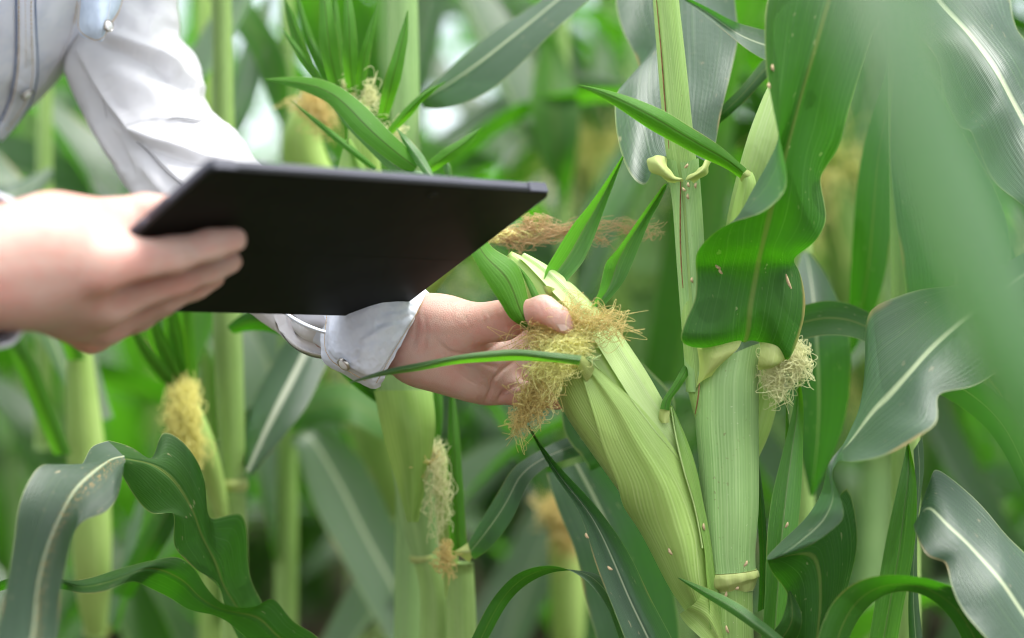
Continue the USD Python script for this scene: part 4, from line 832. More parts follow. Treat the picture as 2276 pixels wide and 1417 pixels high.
leaf('leaf', strip([(1215, 1052, .13), (1240, 1130, .125), (1280, 1230, .12), (1300, 1330, .12), (1330, 1440, .12), (1280, 1700, .14), (1180, 2000, .15)], [(1345, 1010, .14), (1400, 1080, .135), (1450, 1180, .13), (1490, 1290, .13), (1510, 1440, .13), (1420, 1720, .14), (1200, 2010, .15)], -.008), p, LF, nu=60, nv=17, rib=.001, label='broad dark green leaf behind the ear')

# the plant behind the tablet
p = thing('corn_plant', 'corn plant above the tablet with a fan of narrow green blades and a pale ear', 'corn plant', base_of(900, .17))
s = stem(p, [(900, 3800, .19), (905, 2000, .19), (912, 1000, .19), (912, 500, .185), (905, 360, .18), (898, 150, .18), (896, 0, .18), (894, -200, .18), (890, -900, .2)], [40, 38, 34, 30, 34, 38, 36, 30, 14], 'sheath')
m, uv = tubepx([(870, 620, .16), (842, 520, .14), (820, 420, .125), (808, 330, .115), (800, 260, .112), (795, 205, .112)], [14, 30, 36, 36, 28, 14], nu=40, nv=24)
e = obj('ear', m, M['husk'], p, smooth=True, uv=uv)
leaf('husk', strip([(745, 430, .095), (750, 380, .085), (768, 310, .085)], [(830, 440, .09), (812, 370, .085), (780, 308, .085)], .01), e, M['husk_green'], nu=24, nv=11)
silk_at(e, [[(790, 215, .105), (775, 190, .098), (760, 185, .098), (752, 200, .1)], [(800, 215, .105), (810, 195, .098), (828, 205, .098), (835, 235, .1)], [(800, 225, .105), (815, 215, .098), (830, 230, .096), (825, 250, .098)], [(880, 280, .1), (872, 290, .098), (890, 300, .1)]], 14, 1.2, 'silk_young', .003, .003, .003)
def blade(parent, pts, w, mat=None, flip=False, bul=.004, lab=None, tipw=.06):
    """a narrow blade along pts (px, py, dd) of widest width w in picture units"""
    C = spline(pts, 9); T = np.gradient(C[:, :2], axis=0); T /= np.linalg.norm(T, axis=1, keepdims=True)
    n = np.stack([-T[:, 1], T[:, 0]], 1); s = np.linspace(0, 1, 9)
    ww = w * 0.5 * np.interp(s, [0, .12, .4, .75, 1], [.55, .8, 1, .62, tipw])
    a = np.c_[C[:, :2] + n * ww[:, None], C[:, 2] + .002]; b = np.c_[C[:, :2] - n * ww[:, None], C[:, 2] - .002]
    return leaf('husk_blade', strip([tuple(q) for q in a], [tuple(q) for q in b], bul), parent, mat or B, nu=60, nv=13, flip=flip, ruffle=.0004, rib=.0004, label=lab)
for pts, w, fl in (([(925, 372, .06), (870, 330, .05), (800, 265, .05), (740, 210, .06), (680, 187, .07), (590, 177, .085)], 58, True),
    ([(800, 220, .10), (806, 150, .09), (820, 80, .085), (838, 10, .09)], 24, True), ([(765, 200, .11), (752, 130, .105), (745, 60, .10), (744, -30, .11)], 26, True), ([(735, 195, .11), (700, 120, .11), (672, 40, .11), (655, -40, .12)], 20, True), ([(860, 300, .09), (905, 250, .08), (950, 205, .08), (990, 180, .09)], 20, True),
    ([(940, 390, .06), (905, 385, .058), (850, 340, .06), (790, 285, .065), (745, 235, .075), (712, 195, .085)], 34, False),
    ([(752, 196, .10), (738, 140, .09), (728, 70, .085), (722, 5, .09), (715, -60, .1)], 42, True),
    ([(784, 205, .10), (778, 130, .085), (776, 60, .08), (772, 0, .085), (768, -50, .095)], 34, True),
    ([(850, 262, .10), (866, 200, .085), (884, 130, .08), (898, 70, .085), (906, 22, .09)], 34, True),
    ([(745, 190, .10), (720, 150, .10), (700, 110, .10), (687, 82, .105)], 20, True),
    ([(712, 182, .10), (690, 150, .10), (660, 110, .10), (626, 62, .11)], 15, True),
    ([(690, 150, .11), (665, 100, .11), (645, 40, .115), (630, -10, .12)], 22, True),
    ([(835, 375, .08), (790, 340, .075), (720, 285, .08), (645, 222, .09)], 15, True),
    ([(948, 380, .07), (985, 350, .065), (1030, 318, .07), (1071, 281, .08)], 30, True),
    ([(960, 395, .05), (930, 350, .055), (900, 310, .06), (880, 285, .07)], 22, False),
    ([(1000, 395, .07), (995, 375, .07), (985, 345, .075)], 16, False)):
    blade(e, pts, w, flip=fl)
m, uv = tubepx([(800, 620, .30), (722, 480, .28), (690, 380, .27), (672, 320, .265), (680, 260, .262), (690, 220, .262)], [20, 44, 56, 54, 40, 20], nu=30, nv=24)
e2 = obj('ear', m, M['husk'], p, smooth=True, uv=uv, label='ear with browned tip at the left of the fan of blades')
silk_at(e2, [[(690, 235, .24), (700, 240, .225), (720, 260, .22), (738, 300, .22)], [(680, 235, .24), (690, 225, .225), (705, 240, .22), (725, 280, .22)]], 36, 1.8, 'silk_dry2', .006, .006, .003)
leaf('leaf', strip([(934, 214, .2), (985, 165, .19), (1040, 115, .18), (1110, 60, .18), (1180, 15, .19), (1260, -50, .2), (1420, -220, .24)], [(944, 240, .19), (1000, 238, .15), (1070, 212, .135), (1130, 168, .13), (1230, 70, .13), (1318, -10, .14), (1430, -210, .24)], .012, .38), p, LF, nu=70, nv=19, rib=-.0015, flip=True, label='wide grey leaf slanting up to the right')
# dried silk stretched from behind the tablet to the focused stalk
m, uv = tubepx([(915, 700, .12), (960, 610, .09), (1010, 560, .075), (1060, 530, .07)], [18, 32, 28, 12], nu=24, nv=20)
e3 = obj('ear', m, M['husk'], p, smooth=True, uv=uv)
ds = []
for gd, n in (([(1050, 530, .07), (1110, 520, .06), (1180, 508, .055), (1260, 512, .055), (1340, 502, .055), (1430, 500, .05), (1495, 490, .035)], 36), ([(1060, 530, .07), (1110, 525, .06), (1160, 535, .055), (1220, 525, .055), (1280, 510, .055), (1360, 512, .055)], 44), ([(1090, 525, .06), (1140, 540, .056), (1170, 570, .056), (1180, 580, .056)], 12), ([(1280, 515, .055), (1330, 530, .056), (1370, 545, .056)], 12), ([(1360, 508, .055), (1420, 520, .055), (1480, 525, .055)], 10), ([(1190, 520, .056), (1170, 495, .056), (1200, 490, .056), (1240, 505, .056)], 18)):
    ds += guided(gd, n, .0024, .0024, .0018, frac=(.5, 1))
curves('silk', ds, 1.1 * MM, M['silk_dry'], e3, label='dried brown silk strands', kind='stuff')
yl = guided([(1040, 545, .07), (1090, 525, .06), (1150, 522, .056), (1210, 516, .056)], 40, .003, .002, .0015)
curves('silk', yl, 1.7 * MM, M['silk'], e3, kind='stuff')

# plants a little farther back that still read as single blurred shapes
p = thing('corn_plant', 'blurred corn plant below the ripe ear with a brown tipped upright ear', 'corn plant', base_of(1262, .62))
stem(p, [(1266, 3300, .62), (1264, 2000, .62), (1262, 1400, .62), (1258, 900, .63), (1252, 300, .64), (1246, -400, .66)], [42, 40, 36, 30, 24, 12])
m, uv = tubepx([(1262, 1500, .57), (1262, 1400, .55), (1262, 1280, .54), (1260, 1190, .535), (1258, 1120, .535)], [30, 50, 56, 44, 24], nu=24, nv=20)
e = obj('ear', m, M['husk'], p, smooth=True, uv=uv)
silk_at(e, [[(1256, 1120, .53), (1246, 1150, .505), (1250, 1200, .50)], [(1260, 1110, .53), (1272, 1140, .50), (1276, 1210, .495)], [(1258, 1110, .53), (1260, 1160, .5), (1262, 1240, .49)]], 70, 3.0, 'silk_dry2', j0=.008, j1=.008)
leaf('leaf', strip([(1250, 560, .60), (1290, 480, .58), (1340, 380, .57), (1400, 280, .58), (1440, 160, .62)], [(1262, 590, .56), (1340, 520, .50), (1400, 430, .48), (1450, 330, .50), (1442, 165, .62)], .01), p, M['leaf_far'], nu=40, nv=11, flip=True)
leaf('leaf', strip([(1246, 420, .62), (1200, 330, .58), (1180, 240, .56), (1190, 150, .58), (1220, 60, .62)], [(1252, 470, .62), (1280, 360, .60), (1290, 260, .60), (1270, 170, .62), (1224, 62, .62)], -.01), p, M['leaf_far'], nu=40, nv=11)
p = thing('corn_plant', 'blurred corn plant under the left half of the tablet with one broad dark leaf', 'corn plant', base_of(640, .50))
stem(p, [(632, 3400, .5), (634, 2000, .5), (636, 1300, .5), (640, 900, .5), (640, 400, .5), (636, 0, .52), (630, -700, .56)], [40, 38, 34, 30, 24, 20, 12])
leaf('leaf', strip([(640, 1000, .5), (652, 985, .46), (690, 1100, .46), (760, 1240, .47), (850, 1400, .48), (950, 1560, .5)], [(650, 950, .5), (705, 945, .48), (800, 1015, .49), (860, 1130, .5), (940, 1300, .51), (960, 1550, .5)], -.008), p, M['leaf_far'], nu=40, nv=11)
leaf('leaf', strip([(636, 900, .5), (700, 860, .47), (770, 850, .45), (850, 890, .45), (930, 990, .46)], [(640, 960, .48), (720, 940, .42), (780, 940, .40), (840, 970, .41), (928, 994, .46)], .008), p, M['leaf_far'], nu=40, nv=11)
leaf('leaf', strip([(634, 300, .5), (590, 200, .46), (560, 120, .45), (500, 40, .45), (440, -40, .5)], [(640, 240, .5), (640, 150, .48), (600, 60, .48), (540, -10, .48), (442, -44, .5)], -.006), p, M['leaf_far'], nu=40, nv=11)
p = thing('corn_plant', 'blurred pale corn stalk right beside the white sleeve', 'corn plant', base_of(462, .55))
stem(p, [(470, 3300, .55), (468, 2000, .55), (466, 1000, .55), (464, 300, .55), (460, 0, .55), (454, -300, .56), (446, -1000, .58)], [40, 38, 34, 34, 33, 28, 12], 'husk')
leaf('leaf', strip([(466, 330, .55), (500, 250, .50), (520, 180, .49), (540, 100, .5), (600, -20, .54)], [(472, 360, .53), (530, 300, .46), (560, 240, .45), (585, 150, .46), (604, -16, .54)], .01), p, M['leaf_far'], nu=40, nv=11, flip=True)
leaf('leaf', strip([(464, 700, .55), (420, 620, .5), (350, 560, .48), (260, 540, .48), (140, 600, .52)], [(470, 760, .52), (420, 700, .45), (350, 640, .42), (262, 610, .43), (142, 606, .52)], .01), p, M['leaf_far'], nu=40, nv=11)

def more_leaves(label, zs, seed, back=0.45):
    """further leaves on the stalk of the plant with this label, spreading along the row and a little away from the viewer"""
    r_ = np.random.default_rng(seed)
    q = [k for k in bases if k.count('/') == 2 and stage.GetPrimAtPath(k).GetCustomData().get('label', '').startswith(label)][0]
    for i, z in enumerate(zs):
        a_ = (0.0 if i % 2 else math.pi); a_ = a_ + (1 if i % 2 else -1) * abs(r_.normal(back, .15))
        b_, u_ = arc_leaf(r_, bases[q] + np.array([.012 * math.cos(a_), .012 * math.sin(a_), z]), a_, r_.uniform(.55, .85), r_.uniform(.065, .09), r_.uniform(.25, .6), r_.uniform(1.1, 2.0), 30, 9)
        obj('leaf', b_, M['leaf_far'], q, smooth=True, uv=u_)
more_leaves('blurred corn plant at far left', (.50, .64, .80, .92), 1)
more_leaves('blurred corn plant under the left half', (.40, .55, .68, .80), 3)
more_leaves('blurred pale corn stalk', (.46, .62, .76), 4)
more_leaves('blurred corn plant below the ripe ear', (.42, .56, .70, .86, 1.0), 5)

# right-hand plant with the big wavy leaf
p = thing('corn_plant', 'corn plant at lower right with a big twisting pale green leaf', 'corn plant', base_of(2420, .02))
stem(p, [(2425, 4100, .02), (2415, 2000, .02), (2400, 900, .02), (2390, 500, .02), (2380, -300, .03), (2360, -900, .05)], [44, 42, 34, 31, 26, 14])
leaf('leaf', [
 [(2395, 500, .0), (2400, 530, -.01), (2410, 570, 0)],
 [(2260, 570, -.03), (2290, 600, -.05), (2330, 720, -.04)],
 [(2122, 633, 0.010), (2160, 692, -0.060), (2205, 834, -0.080)],
 [(2050, 642, 0.020), (2080, 760, -0.070), (2150, 862, -0.090)],
 [(1980, 664, 0.030), (2020, 825, -0.080), (2085, 880, -0.100)],
 [(1930, 700, 0.040), (1975, 875, -0.080), (2084, 930, -0.115)],
 [(1923, 780, 0.040), (1940, 910, -0.075), (2052, 964, -0.125)],
 [(1926, 862, 0.030), (1905, 955, -0.070), (1970, 1010, -0.120)],
 [(1902, 930, 0.010), (1880, 987, -0.065), (1895, 1026, -0.110)],
 [(1864, 1000, -.05), (1858, 1020, -.062), (1858, 1032, -.07)],
 [(1842, 1030, -.06), (1847, 1050, -.066), (1850, 1052, -.07)],
 [(1830, 1080, -.05), (1850, 1092, -.07), (1864, 1096, -.08)],
 [(1795, 1145, -.04), (1830, 1150, -.075), (1874, 1148, -.09)],
 [(1745, 1195, -.04), (1790, 1190, -.078), (1845, 1180, -.095)],
 [(1706, 1236, -.05), (1735, 1232, -.07), (1790, 1216, -.085)],
 [(1706, 1244, -.055), (1716, 1243, -.062), (1724, 1240, -.064)]], p, LF, nu=130, nv=29, rib=-.0014, label='big twisting leaf, grey green above')
leaf('leaf', [
 [(1706, 1242, -.052), (1716, 1240, -.056), (1724, 1236, -.056)],
 [(1716, 1272, -.04), (1770, 1230, -.045), (1830, 1170, -.04)],
 [(1742, 1306, -.03), (1810, 1240, -.04), (1884, 1085, -.02)],
 [(1752, 1330, -.03), (1822, 1290, -.04), (1906, 1180, -.02)],
 [(1756, 1380, -.03), (1822, 1350, -.04), (1896, 1262, -.02)],
 [(1758, 1440, -.03), (1815, 1420, -.04), (1880, 1330, -.02)],
 [(1770, 1560, -.02), (1820, 1560, -.03), (1876, 1540, -.01)],
 [(1900, 1800, .0), (1940, 1800, -.01), (1980, 1790, .0)],
 [(2390, 2150, .01), (2400, 2170, .01), (2410, 2190, .015)]], p, LF, nu=80, nv=25, rib=.001, flip=True, label='dark green underside of a folded leaf')
leaf('leaf', strip([(1640, 1470, -.02), (1700, 1420, -.035), (1740, 1370, -.05), (1752, 1312, -.045)], [(1700, 1500, -.03), (1765, 1430, -.05), (1782, 1370, -.06), (1758, 1314, -.046)], .006), p, LF, nu=30, nv=13)
leaf('leaf', strip([(2016, 985, -.02), (2002, 1050, -.03), (1984, 1130, -.035), (1962, 1240, -.035), (1938, 1380, -.03), (1920, 1520, -.02), (2000, 1800, 0), (2390, 2300, .01)], [(2020, 984, -.02), (2034, 1050, -.02), (2038, 1100, -.02), (2034, 1200, -.02), (2006, 1360, -.02), (1986, 1520, -.015), (2060, 1780, 0), (2420, 2280, .01)], -.006), p, B, nu=80, nv=17, rib=.0006)
leaf('leaf', strip([(2030, 1000, .0), (2034, 1060, .0), (2036, 1120, .0), (2020, 1300, .01), (2060, 1700, .02)], [(2050, 970, .01), (2054, 1040, .01), (2044, 1120, .01), (2040, 1300, .015), (2100, 1680, .02)], .002), p, LF, nu=40, nv=9)
leaf('leaf', [
 [(2030, 1166, -.06), (2040, 1150, -.065), (2050, 1128, -.06)],
 [(2040, 1196, -.08), (2068, 1128, -.07), (2070, 1062, -.04)],
 [(2062, 1235, -.09), (2105, 1162, -.08), (2085, 1044, -.03)],
 [(2098, 1248, -.09), (2142, 1196, -.085), (2140, 1082, -.03)],
 [(2112, 1290, -.1), (2180, 1236, -.09), (2190, 1130, -.04)],
 [(2136, 1350, -.11), (2232, 1296, -.1), (2236, 1186, -.05)],
 [(2190, 1417, -.12), (2280, 1366, -.1), (2290, 1240, -.05)],
 [(2260, 1500, -.12), (2360, 1460, -.09), (2370, 1350, -.04)],
 [(2400, 1700, -.02), (2415, 1680, 0), (2430, 1660, .02)]], p, LF, nu=80, nv=25, rib=-.0014, ruffle=.0006, label='grey leaf with a pale midrib in the lower right corner')
leaf('leaf', strip([(1800, 1500, -.1), (1822, 1417, -.1), (1852, 1345, -.1), (1905, 1296, -.1), (1970, 1279, -.1), (2060, 1286, -.1), (2125, 1312, -.1), (2170, 1355, -.095), (2215, 1430, -.08), (2280, 1540, -.05), (2400, 1760, .0)], [(1870, 1500, -.07), (1890, 1417, -.07), (1920, 1358, -.07), (1962, 1322, -.07), (2000, 1312, -.07), (2050, 1320, -.07), (2096, 1352, -.07), (2132, 1400, -.065), (2160, 1470, -.05), (2220, 1580, -.03), (2380, 1790, .01)], .004, .6), p, LF, nu=100, nv=21, ruffle=.001, label='leaf arching over at the lower right')
leaf('leaf', strip([(1740, 690, .09), (1792, 676, .08), (1835, 668, .075), (1885, 674, .075), (1935, 696, .08), (2050, 760, .1), (2200, 860, .1), (2400, 1000, .03)], [(1740, 770, .07), (1792, 752, .06), (1840, 744, .055), (1890, 748, .055), (1930, 762, .06), (2040, 830, .09), (2190, 910, .09), (2410, 1040, .02)], -.006), p, LF, nu=60, nv=15, label='short green leaf behind the silk')
leaf('leaf', strip([(2060, 860, .04), (2130, 900, .05), (2200, 960, .06), (2260, 1060, .06), (2330, 1240, .05), (2400, 1400, .03)], [(2140, 820, .03), (2200, 860, .03), (2262, 930, .04), (2310, 1050, .05), (2360, 1220, .04), (2420, 1380, .02)], -.004), p, LF, nu=50, nv=13)

# plant whose leaf hangs into the top right corner
p = thing('corn_plant', 'corn plant at upper right with a drooping grey leaf and cream midrib', 'corn plant', base_of(2010, .12))
stem(p, [(2020, 3900, .12), (2015, 2000, .12), (2012, 900, .12), (2008, 300, .12), (2004, 0, .12), (2000, -400, .12), (1990, -1000, .14)], [40, 38, 34, 32, 30, 27, 14])
leaf('leaf', [
 [(1998, -60, .11), (2006, -66, .10), (2014, -60, .11)],
 [(2000, 20, .06), (2060, -30, .06), (2120, -60, .07)],
 [(2040, 80, 0.000), (2104, 16, 0.020), (2240, -30, 0.080)],
 [(2086, 140, -0.010), (2150, 64, 0.000), (2250, 20, 0.070)],
 [(2098, 205, -0.010), (2190, 114, -0.010), (2263, 62, 0.060)],
 [(2134, 282, -0.015), (2226, 168, -0.020), (2300, 110, 0.050)],
 [(2156, 290, -0.030), (2256, 224, -0.025), (2340, 170, 0.040)],
 [(2186, 362, -0.030), (2284, 276, -0.030), (2390, 220, 0.030)],
 [(2214, 408, -0.040), (2320, 340, -0.040), (2420, 300, 0.020)],
 [(2262, 446, -0.050), (2370, 430, -0.050), (2450, 380, 0.000)],
 [(2400, 560, -.05), (2450, 540, -.07), (2500, 500, -.07)],
 [(2520, 760, -.08), (2525, 758, -.08), (2530, 755, -.08)]], p, LF, nu=110, nv=33, rib=-.0022, ruffle=.0008, label='drooping grey leaf with a thick cream midrib')
leaf('leaf', strip([(2006, 90, .11), (1985, 220, .09), (1980, 340, .08), (1990, 470, .07), (2008, 600, .07), (2022, 720, .08), (2040, 860, .1)], [(2020, 90, .11), (2080, 200, .09), (2140, 300, .08), (2210, 420, .07), (2244, 540, .07), (2220, 680, .08), (2050, 862, .1)], -.006), p, LF, nu=60, nv=17, rib=.001, label='green underside of a hanging leaf')
leaf('leaf', strip([(2008, 60, .13), (1960, 200, .16), (1920, 330, .17), (1900, 460, .17), (1890, 620, .18), (1880, 800, .2)], [(2000, 80, .13), (2000, 230, .15), (1990, 360, .16), (1985, 480, .17), (1960, 640, .18), (1884, 802, .2)], .004), p, LF, nu=50, nv=13, flip=True)
# leaf crossing behind the upper stalk
p = thing('corn_plant', 'corn plant behind the upper stalk with narrow grey leaf tips', 'corn plant', base_of(1780, .2))
stem(p, [(1790, 3800, .22), (1786, 2000, .22), (1782, 900, .22), (1778, 300, .22), (1770, -200, .22), (1760, -900, .24)], [38, 36, 30, 27, 24, 12])
leaf('leaf', strip([(1775, 60, .2), (1730, 110, .12), (1690, 140, .08), (1640, 200, .06), (1590, 250, .06), (1558, 295, .065)], [(1778, 100, .2), (1745, 150, .11), (1700, 178, .07), (1650, 230, .052), (1602, 272, .056), (1560, 300, .065)], .004), p, LF, nu=50, nv=13, flip=True)
leaf('leaf', strip([(1772, -40, .2), (1740, 10, .12), (1700, 66, .05), (1640, 50, .04), (1580, 20, .05), (1520, -10, .06), (1440, -60, .09)], [(1774, 20, .2), (1745, 90, .11), (1700, 132, .04), (1665, 112, .03), (1600, 60, .04), (1535, 10, .055), (1442, -58, .09)], -.004), p, LF, nu=60, nv=17)
leaf('leaf', strip([(1782, 560, .2), (1760, 640, .16), (1740, 740, .14), (1760, 900, .14), (1800, 1100, .16)], [(1800, 560, .2), (1850, 640, .15), (1890, 760, .13), (1880, 920, .14), (1806, 1104, .16)], -.006), p, LF, nu=50, nv=13)

# the leaf close to the lens
p = thing('corn_plant', 'very blurred corn plant close to the viewer whose leaf crosses the right side', 'corn plant', P(2560, 708, -.80) * np.array([1, 1, 0]))
stem(p, [(2560, 7000, -.80), (2540, 2500, -.80), (2500, 1400, -.80), (2480, 700, -.80), (2470, -800, -.80)], [46, 46, 42, 38, 22])
leaf('leaf', strip([(1770, -420, -.90), (1830, -160, -.93), (1882, 60, -.95), (1935, 300, -.96), (2020, 560, -.96), (2115, 800, -.955), (2240, 1060, -.94), (2430, 1330, -.88), (2520, 1440, -.80)], [(1830, -440, -.90), (2010, -180, -.92), (2110, 40, -.925), (2170, 260, -.93), (2270, 500, -.93), (2365, 740, -.93), (2470, 980, -.92), (2550, 1300, -.86), (2540, 1430, -.80)], .010), p, M['leaf_soft'], nu=60, nv=17, rib=-.001, label='foreground leaf out of focus')

# ---------------------------------------------------------------- the tablet
from scipy.spatial.transform import Rotation as Rot
TW, TH, TT = 0.240, 0.160, 0.0085
tR = Rot.from_rotvec([2.5111, 0.9952, 0.2089]).as_matrix()
tX, tY = tR[:, 0], tR[:, 1]; tN = np.cross(tX, tY)
tC = np.array([(851.7 - RW / 2) * K * 1.4909, 1.4909, CZ - (704.2 - RH / 2) * K * 1.4909])   # the lower right corner of its back
tC = tC + tX * .005
if tN @ (tC - np.array([0, 0, CZ])) > 0: tN = -tN            # towards the viewer: the side of the back cover
def tab(x, y, z=0.0): return tC + tX * (x - TW) + tY * y + tN * z   # x from the left edge, y from the lower edge, z out of the back
def slab(w, h, r, z0, z1, ch, x0=0.0, y0=0.0):
    """a rounded, chamfered plate in the tablet's own directions"""
    from shapely.geometry import box
    def outline(inset):
        g = box(x0 + r, y0 + r, x0 + w - r, y0 + h - r).buffer(r - inset, quad_segs=8)
        return np.array(g.exterior.coords)[:-1]
    layers = [(z0, ch), (z0 + ch, 0), (z1 - ch, 0), (z1, ch)]
    V = []; n = None
    for z, i in layers:
        o = outline(i); n = len(o); V += [tab(a, b, z) for a, b in o]
    V += [tab(x0 + w / 2, y0 + h / 2, z0), tab(x0 + w / 2, y0 + h / 2, z1)]
    f = [grid_faces(4, n, True)]; k = np.arange(n); m = 4 * n
    f.append(np.stack([np.full(n, m), (k + 1) % n, k], 1)); f.append(np.stack([np.full(n, m + 1), 3 * n + k, 3 * n + (k + 1) % n], 1))
    F = np.vstack(f)
    t = trimesh.Trimesh(np.array(V), F, process=False); t.fix_normals()
    return t
tb = thing('tablet', 'black tablet in a dark cover held in the hand at the left', 'tablet', tab(TW / 2, 0, 0))
cv = obj('back_cover', slab(TW, TH, 0.006, -0.0024, 0.0, 0.0006), M['case'], tb, smooth=25)
fr = obj('frame', slab(TW - .001, TH - .001, 0.0058, -TT + .0012, -0.0025, 0.0008, .0005, .0005), M['case_edge'], tb, smooth=25)
obj('screen', slab(TW - .006, TH - .006, 0.004, -TT, -TT + .0011, 0.0003, .003, .003), M['screen'], fr, smooth=25)
obj('cover_crease', slab(TW - .002, .0009, 0.0004, -0.0001, 0.00006, 0.00004, .001, TH * .47), M['case'], cv, smooth=25)
obj('camera_lens', slab(.007, .007, 0.0034, -0.0002, 0.0007, 0.0003, TW * .64, TH - .014), M['lens'], cv, smooth=25)
obj('volume_button', slab(.0011, .020, 0.0005, -0.0066, -0.0042, 0.0003, -.0006, TH * .62), M['case_edge'], fr, smooth=25)
obj('volume_button', slab(.0011, .020, 0.0005, -0.0066, -0.0042, 0.0003, -.0006, TH * .46), M['case_edge'], fr, smooth=25)
obj('corner_bumper', slab(.014, .0016, 0.0007, -0.0070, -0.0006, 0.0005, TW - .0165, TH - .0009), M['case_edge'], cv, smooth=25)
obj('corner_bumper', slab(.014, .0016, 0.0007, -0.0070, -0.0006, 0.0005, .0025, TH - .0009), M['case_edge'], cv, smooth=25)
def T(px, py, off=0.0):
    """the point of the sight line that lies off metres outside the tablet's back"""
    d = P(px, py, 0) - np.array([0, 0, CZ]); o = np.array([0, 0, CZ])
    return o + d * (((tC - o) @ tN + off) / (d @ tN))

# ---------------------------------------------------------------- the person: one continuous body
J = {}
tcx = P(-258, -84, .125); tax = P(-65, -330, .125) - P(-685, 460, .125); tax /= np.linalg.norm(tax)
sL = P(205, -330, .265); elL = P(392, 333, .12); wrL = P(905, 742, .008)
sR = P(-520, -180, -.06); elR = P(-560, 640, -.02); wrR = T(-20, 600, .004)
armL = [sL, P(262, -15, .19), P(291, 153, .15), elL, P(480, 448, .09), P(670, 624, .045), P(745, 684, .020), P(830, 705, .012), wrL]
chest = tcx + tax * .14; up = tax
latL = np.array([.66, .75, 0.0]); latL -= up * (latL @ up); latL /= np.linalg.norm(latL); fw = np.cross(latL, up); fw /= np.linalg.norm(fw)
if fw[1] > 0: fw = -fw
waist = tcx - tax * .26; hip = waist - np.array([.10, .02, .13]); neck = chest + up * .12; head = chest + up * .30 + fw * .05
hips = [hip + latL * .085 * s for s in (1, -1)]
knees = [np.array([h[0] - .02 + s * .02, h[1] - .05, .47]) for h, s in zip(hips, (1, -1))]
ank = [np.array([k[0] - .06, k[1] + .05, .08]) for k in knees]; toes = [a + np.array([.13, -.09, -.045]) for a in ank]
body_bones = [(chest - up * .05 + latL * .05, waist + latL * .04, .080, .078), (chest - up * .05 - latL * .05, waist - latL * .04, .080, .078), (sL, chest + latL * .03, .040, .070), (sR, chest - latL * .05, .040, .070),
    (waist, hip, .10, .11), (hips[0], hip, .10, .10), (hips[1], hip, .10, .10), (chest + up * .04, neck + up * .06, .062, .055),
    *[(x, y, ra, rb) for x, y, ra, rb in zip(armL[:-1], armL[1:], (.030, .022, .017, .017, .017, .016, .016, .017), (.022, .017, .017, .017, .016, .016, .017, .0180))], (sR, elR, .040, .034), (elR, wrR, .037, .024)]
for h, k, a, t in zip(hips, knees, ank, toes): body_bones += [(h, k, .085, .055), (k, a, .055, .036), (a - [0, 0, .02], t, .036, .026)]
def body_sdf(p):
    d = None
    for a, b, ra, rb in body_bones:
        c = cone(p, a, b, ra, rb); d = c if d is None else smin(d, c, .04)
    q = p - head; q = np.stack([q @ latL, q @ fw, q @ up], 1)
    skull = (np.linalg.norm(q / [.074, .094, .110], axis=1) - 1) * .074
    jaw = cone(q, np.array([0, .045, -.04]), np.array([0, .062, -.098]), .052, .026)
    face = smin(skull, jaw, .03)
    nose = cone(q, np.array([0, .088, .0]), np.array([0, .108, -.030]), .009, .013)
    face = smin(face, nose, .012)
    for s in (1, -1):
        face = smin(face, cone(q, np.array([.076 * s, -.005, .01]), np.array([.078 * s, .0, -.03]), .012, .009), .008)
        face = -smin(-face, np.linalg.norm(q - [.031 * s, .097, .012], axis=1) - .014, .008)
        face = smin(face, np.linalg.norm(q - [.031 * s, .082, .012], axis=1) - .0125, .003)
    face = smin(face, cone(q, np.array([-.02, .088, -.058]), np.array([.02, .088, -.058]), .007, .007), .006)
    return smin(d, face, .03)
allp = np.array([x for b in body_bones for x in b[:2]] + [head])
bv, bf = surface_net(body_sdf, allp.min(0) - .15, allp.max(0) + .16, .011)

# left hand, closed round the ear
W = wrL
def Q(x, y, d): return P(x, y, d)
lh = [  # a, b, ra, rb, blend
 (P(800, 690, .014), P(880, 726, .011), .0172, .0178, .02), (P(880, 726, .012), P(925, 745, .008), .0182, .0182, .02),
 (P(915, 728, .002), P(975, 728, -.006), .0155, .0165, .018),                         # base of the thumb
 (P(975, 728, -.006), P(1118, 712, -.020), .0168, .0112, .014), (P(1118, 712, -.020), P(1208, 686, -.046), .0106, .0078, .008), (P(1208, 686, -.046), P(1240, 706, -.050), .0076, .0070, .005), (P(1240, 706, -.050), P(1256, 723, -.050), .0070, .0056, .004),
 (P(930, 745, .010), P(1118, 730, .034), .0165, .0115, .016), (P(930, 758, .010), P(1128, 775, .038), .0160, .0112, .016), (P(935, 770, .008), P(1122, 822, .034), .0155, .0105, .016),
 (P(935, 775, .004), P(1088, 856, .016), .0165, .0105, .016), (P(955, 800, .002), P(1050, 838, .006), .0145, .0135, .014), (P(1000, 745, .006), P(1090, 790, .022), .016, .013, .018),
 (P(1088, 858, .014), P(1172, 878, .016), .0100, .0080, .007), (P(1172, 878, .016), P(1238, 884, .028), .0078, .0068, .004), (P(1238, 884, .028), P(1278, 876, .042), .0068, .0058, .004),
 (P(1122, 826, .032), P(1200, 846, .042), .0106, .0088, .007), (P(1200, 846, .042), P(1268, 838, .050), .0086, .0076, .004), (P(1268, 838, .050), P(1318, 822, .048), .0076, .0064, .004),
 (P(1128, 778, .038), P(1206, 790, .052), .0110, .0090, .007), (P(1206, 790, .052), P(1280, 780, .056), .0088, .0078, .004), (P(1280, 780, .056), P(1330, 764, .050), .0078, .0066, .004),
 (P(1118, 735, .034), P(1186, 735, .048), .0108, .0088, .007), (P(1186, 735, .048), P(1248, 722, .054), .0086, .0076, .004), (P(1248, 722, .054), P(1292, 705, .050), .0076, .0064, .004)]
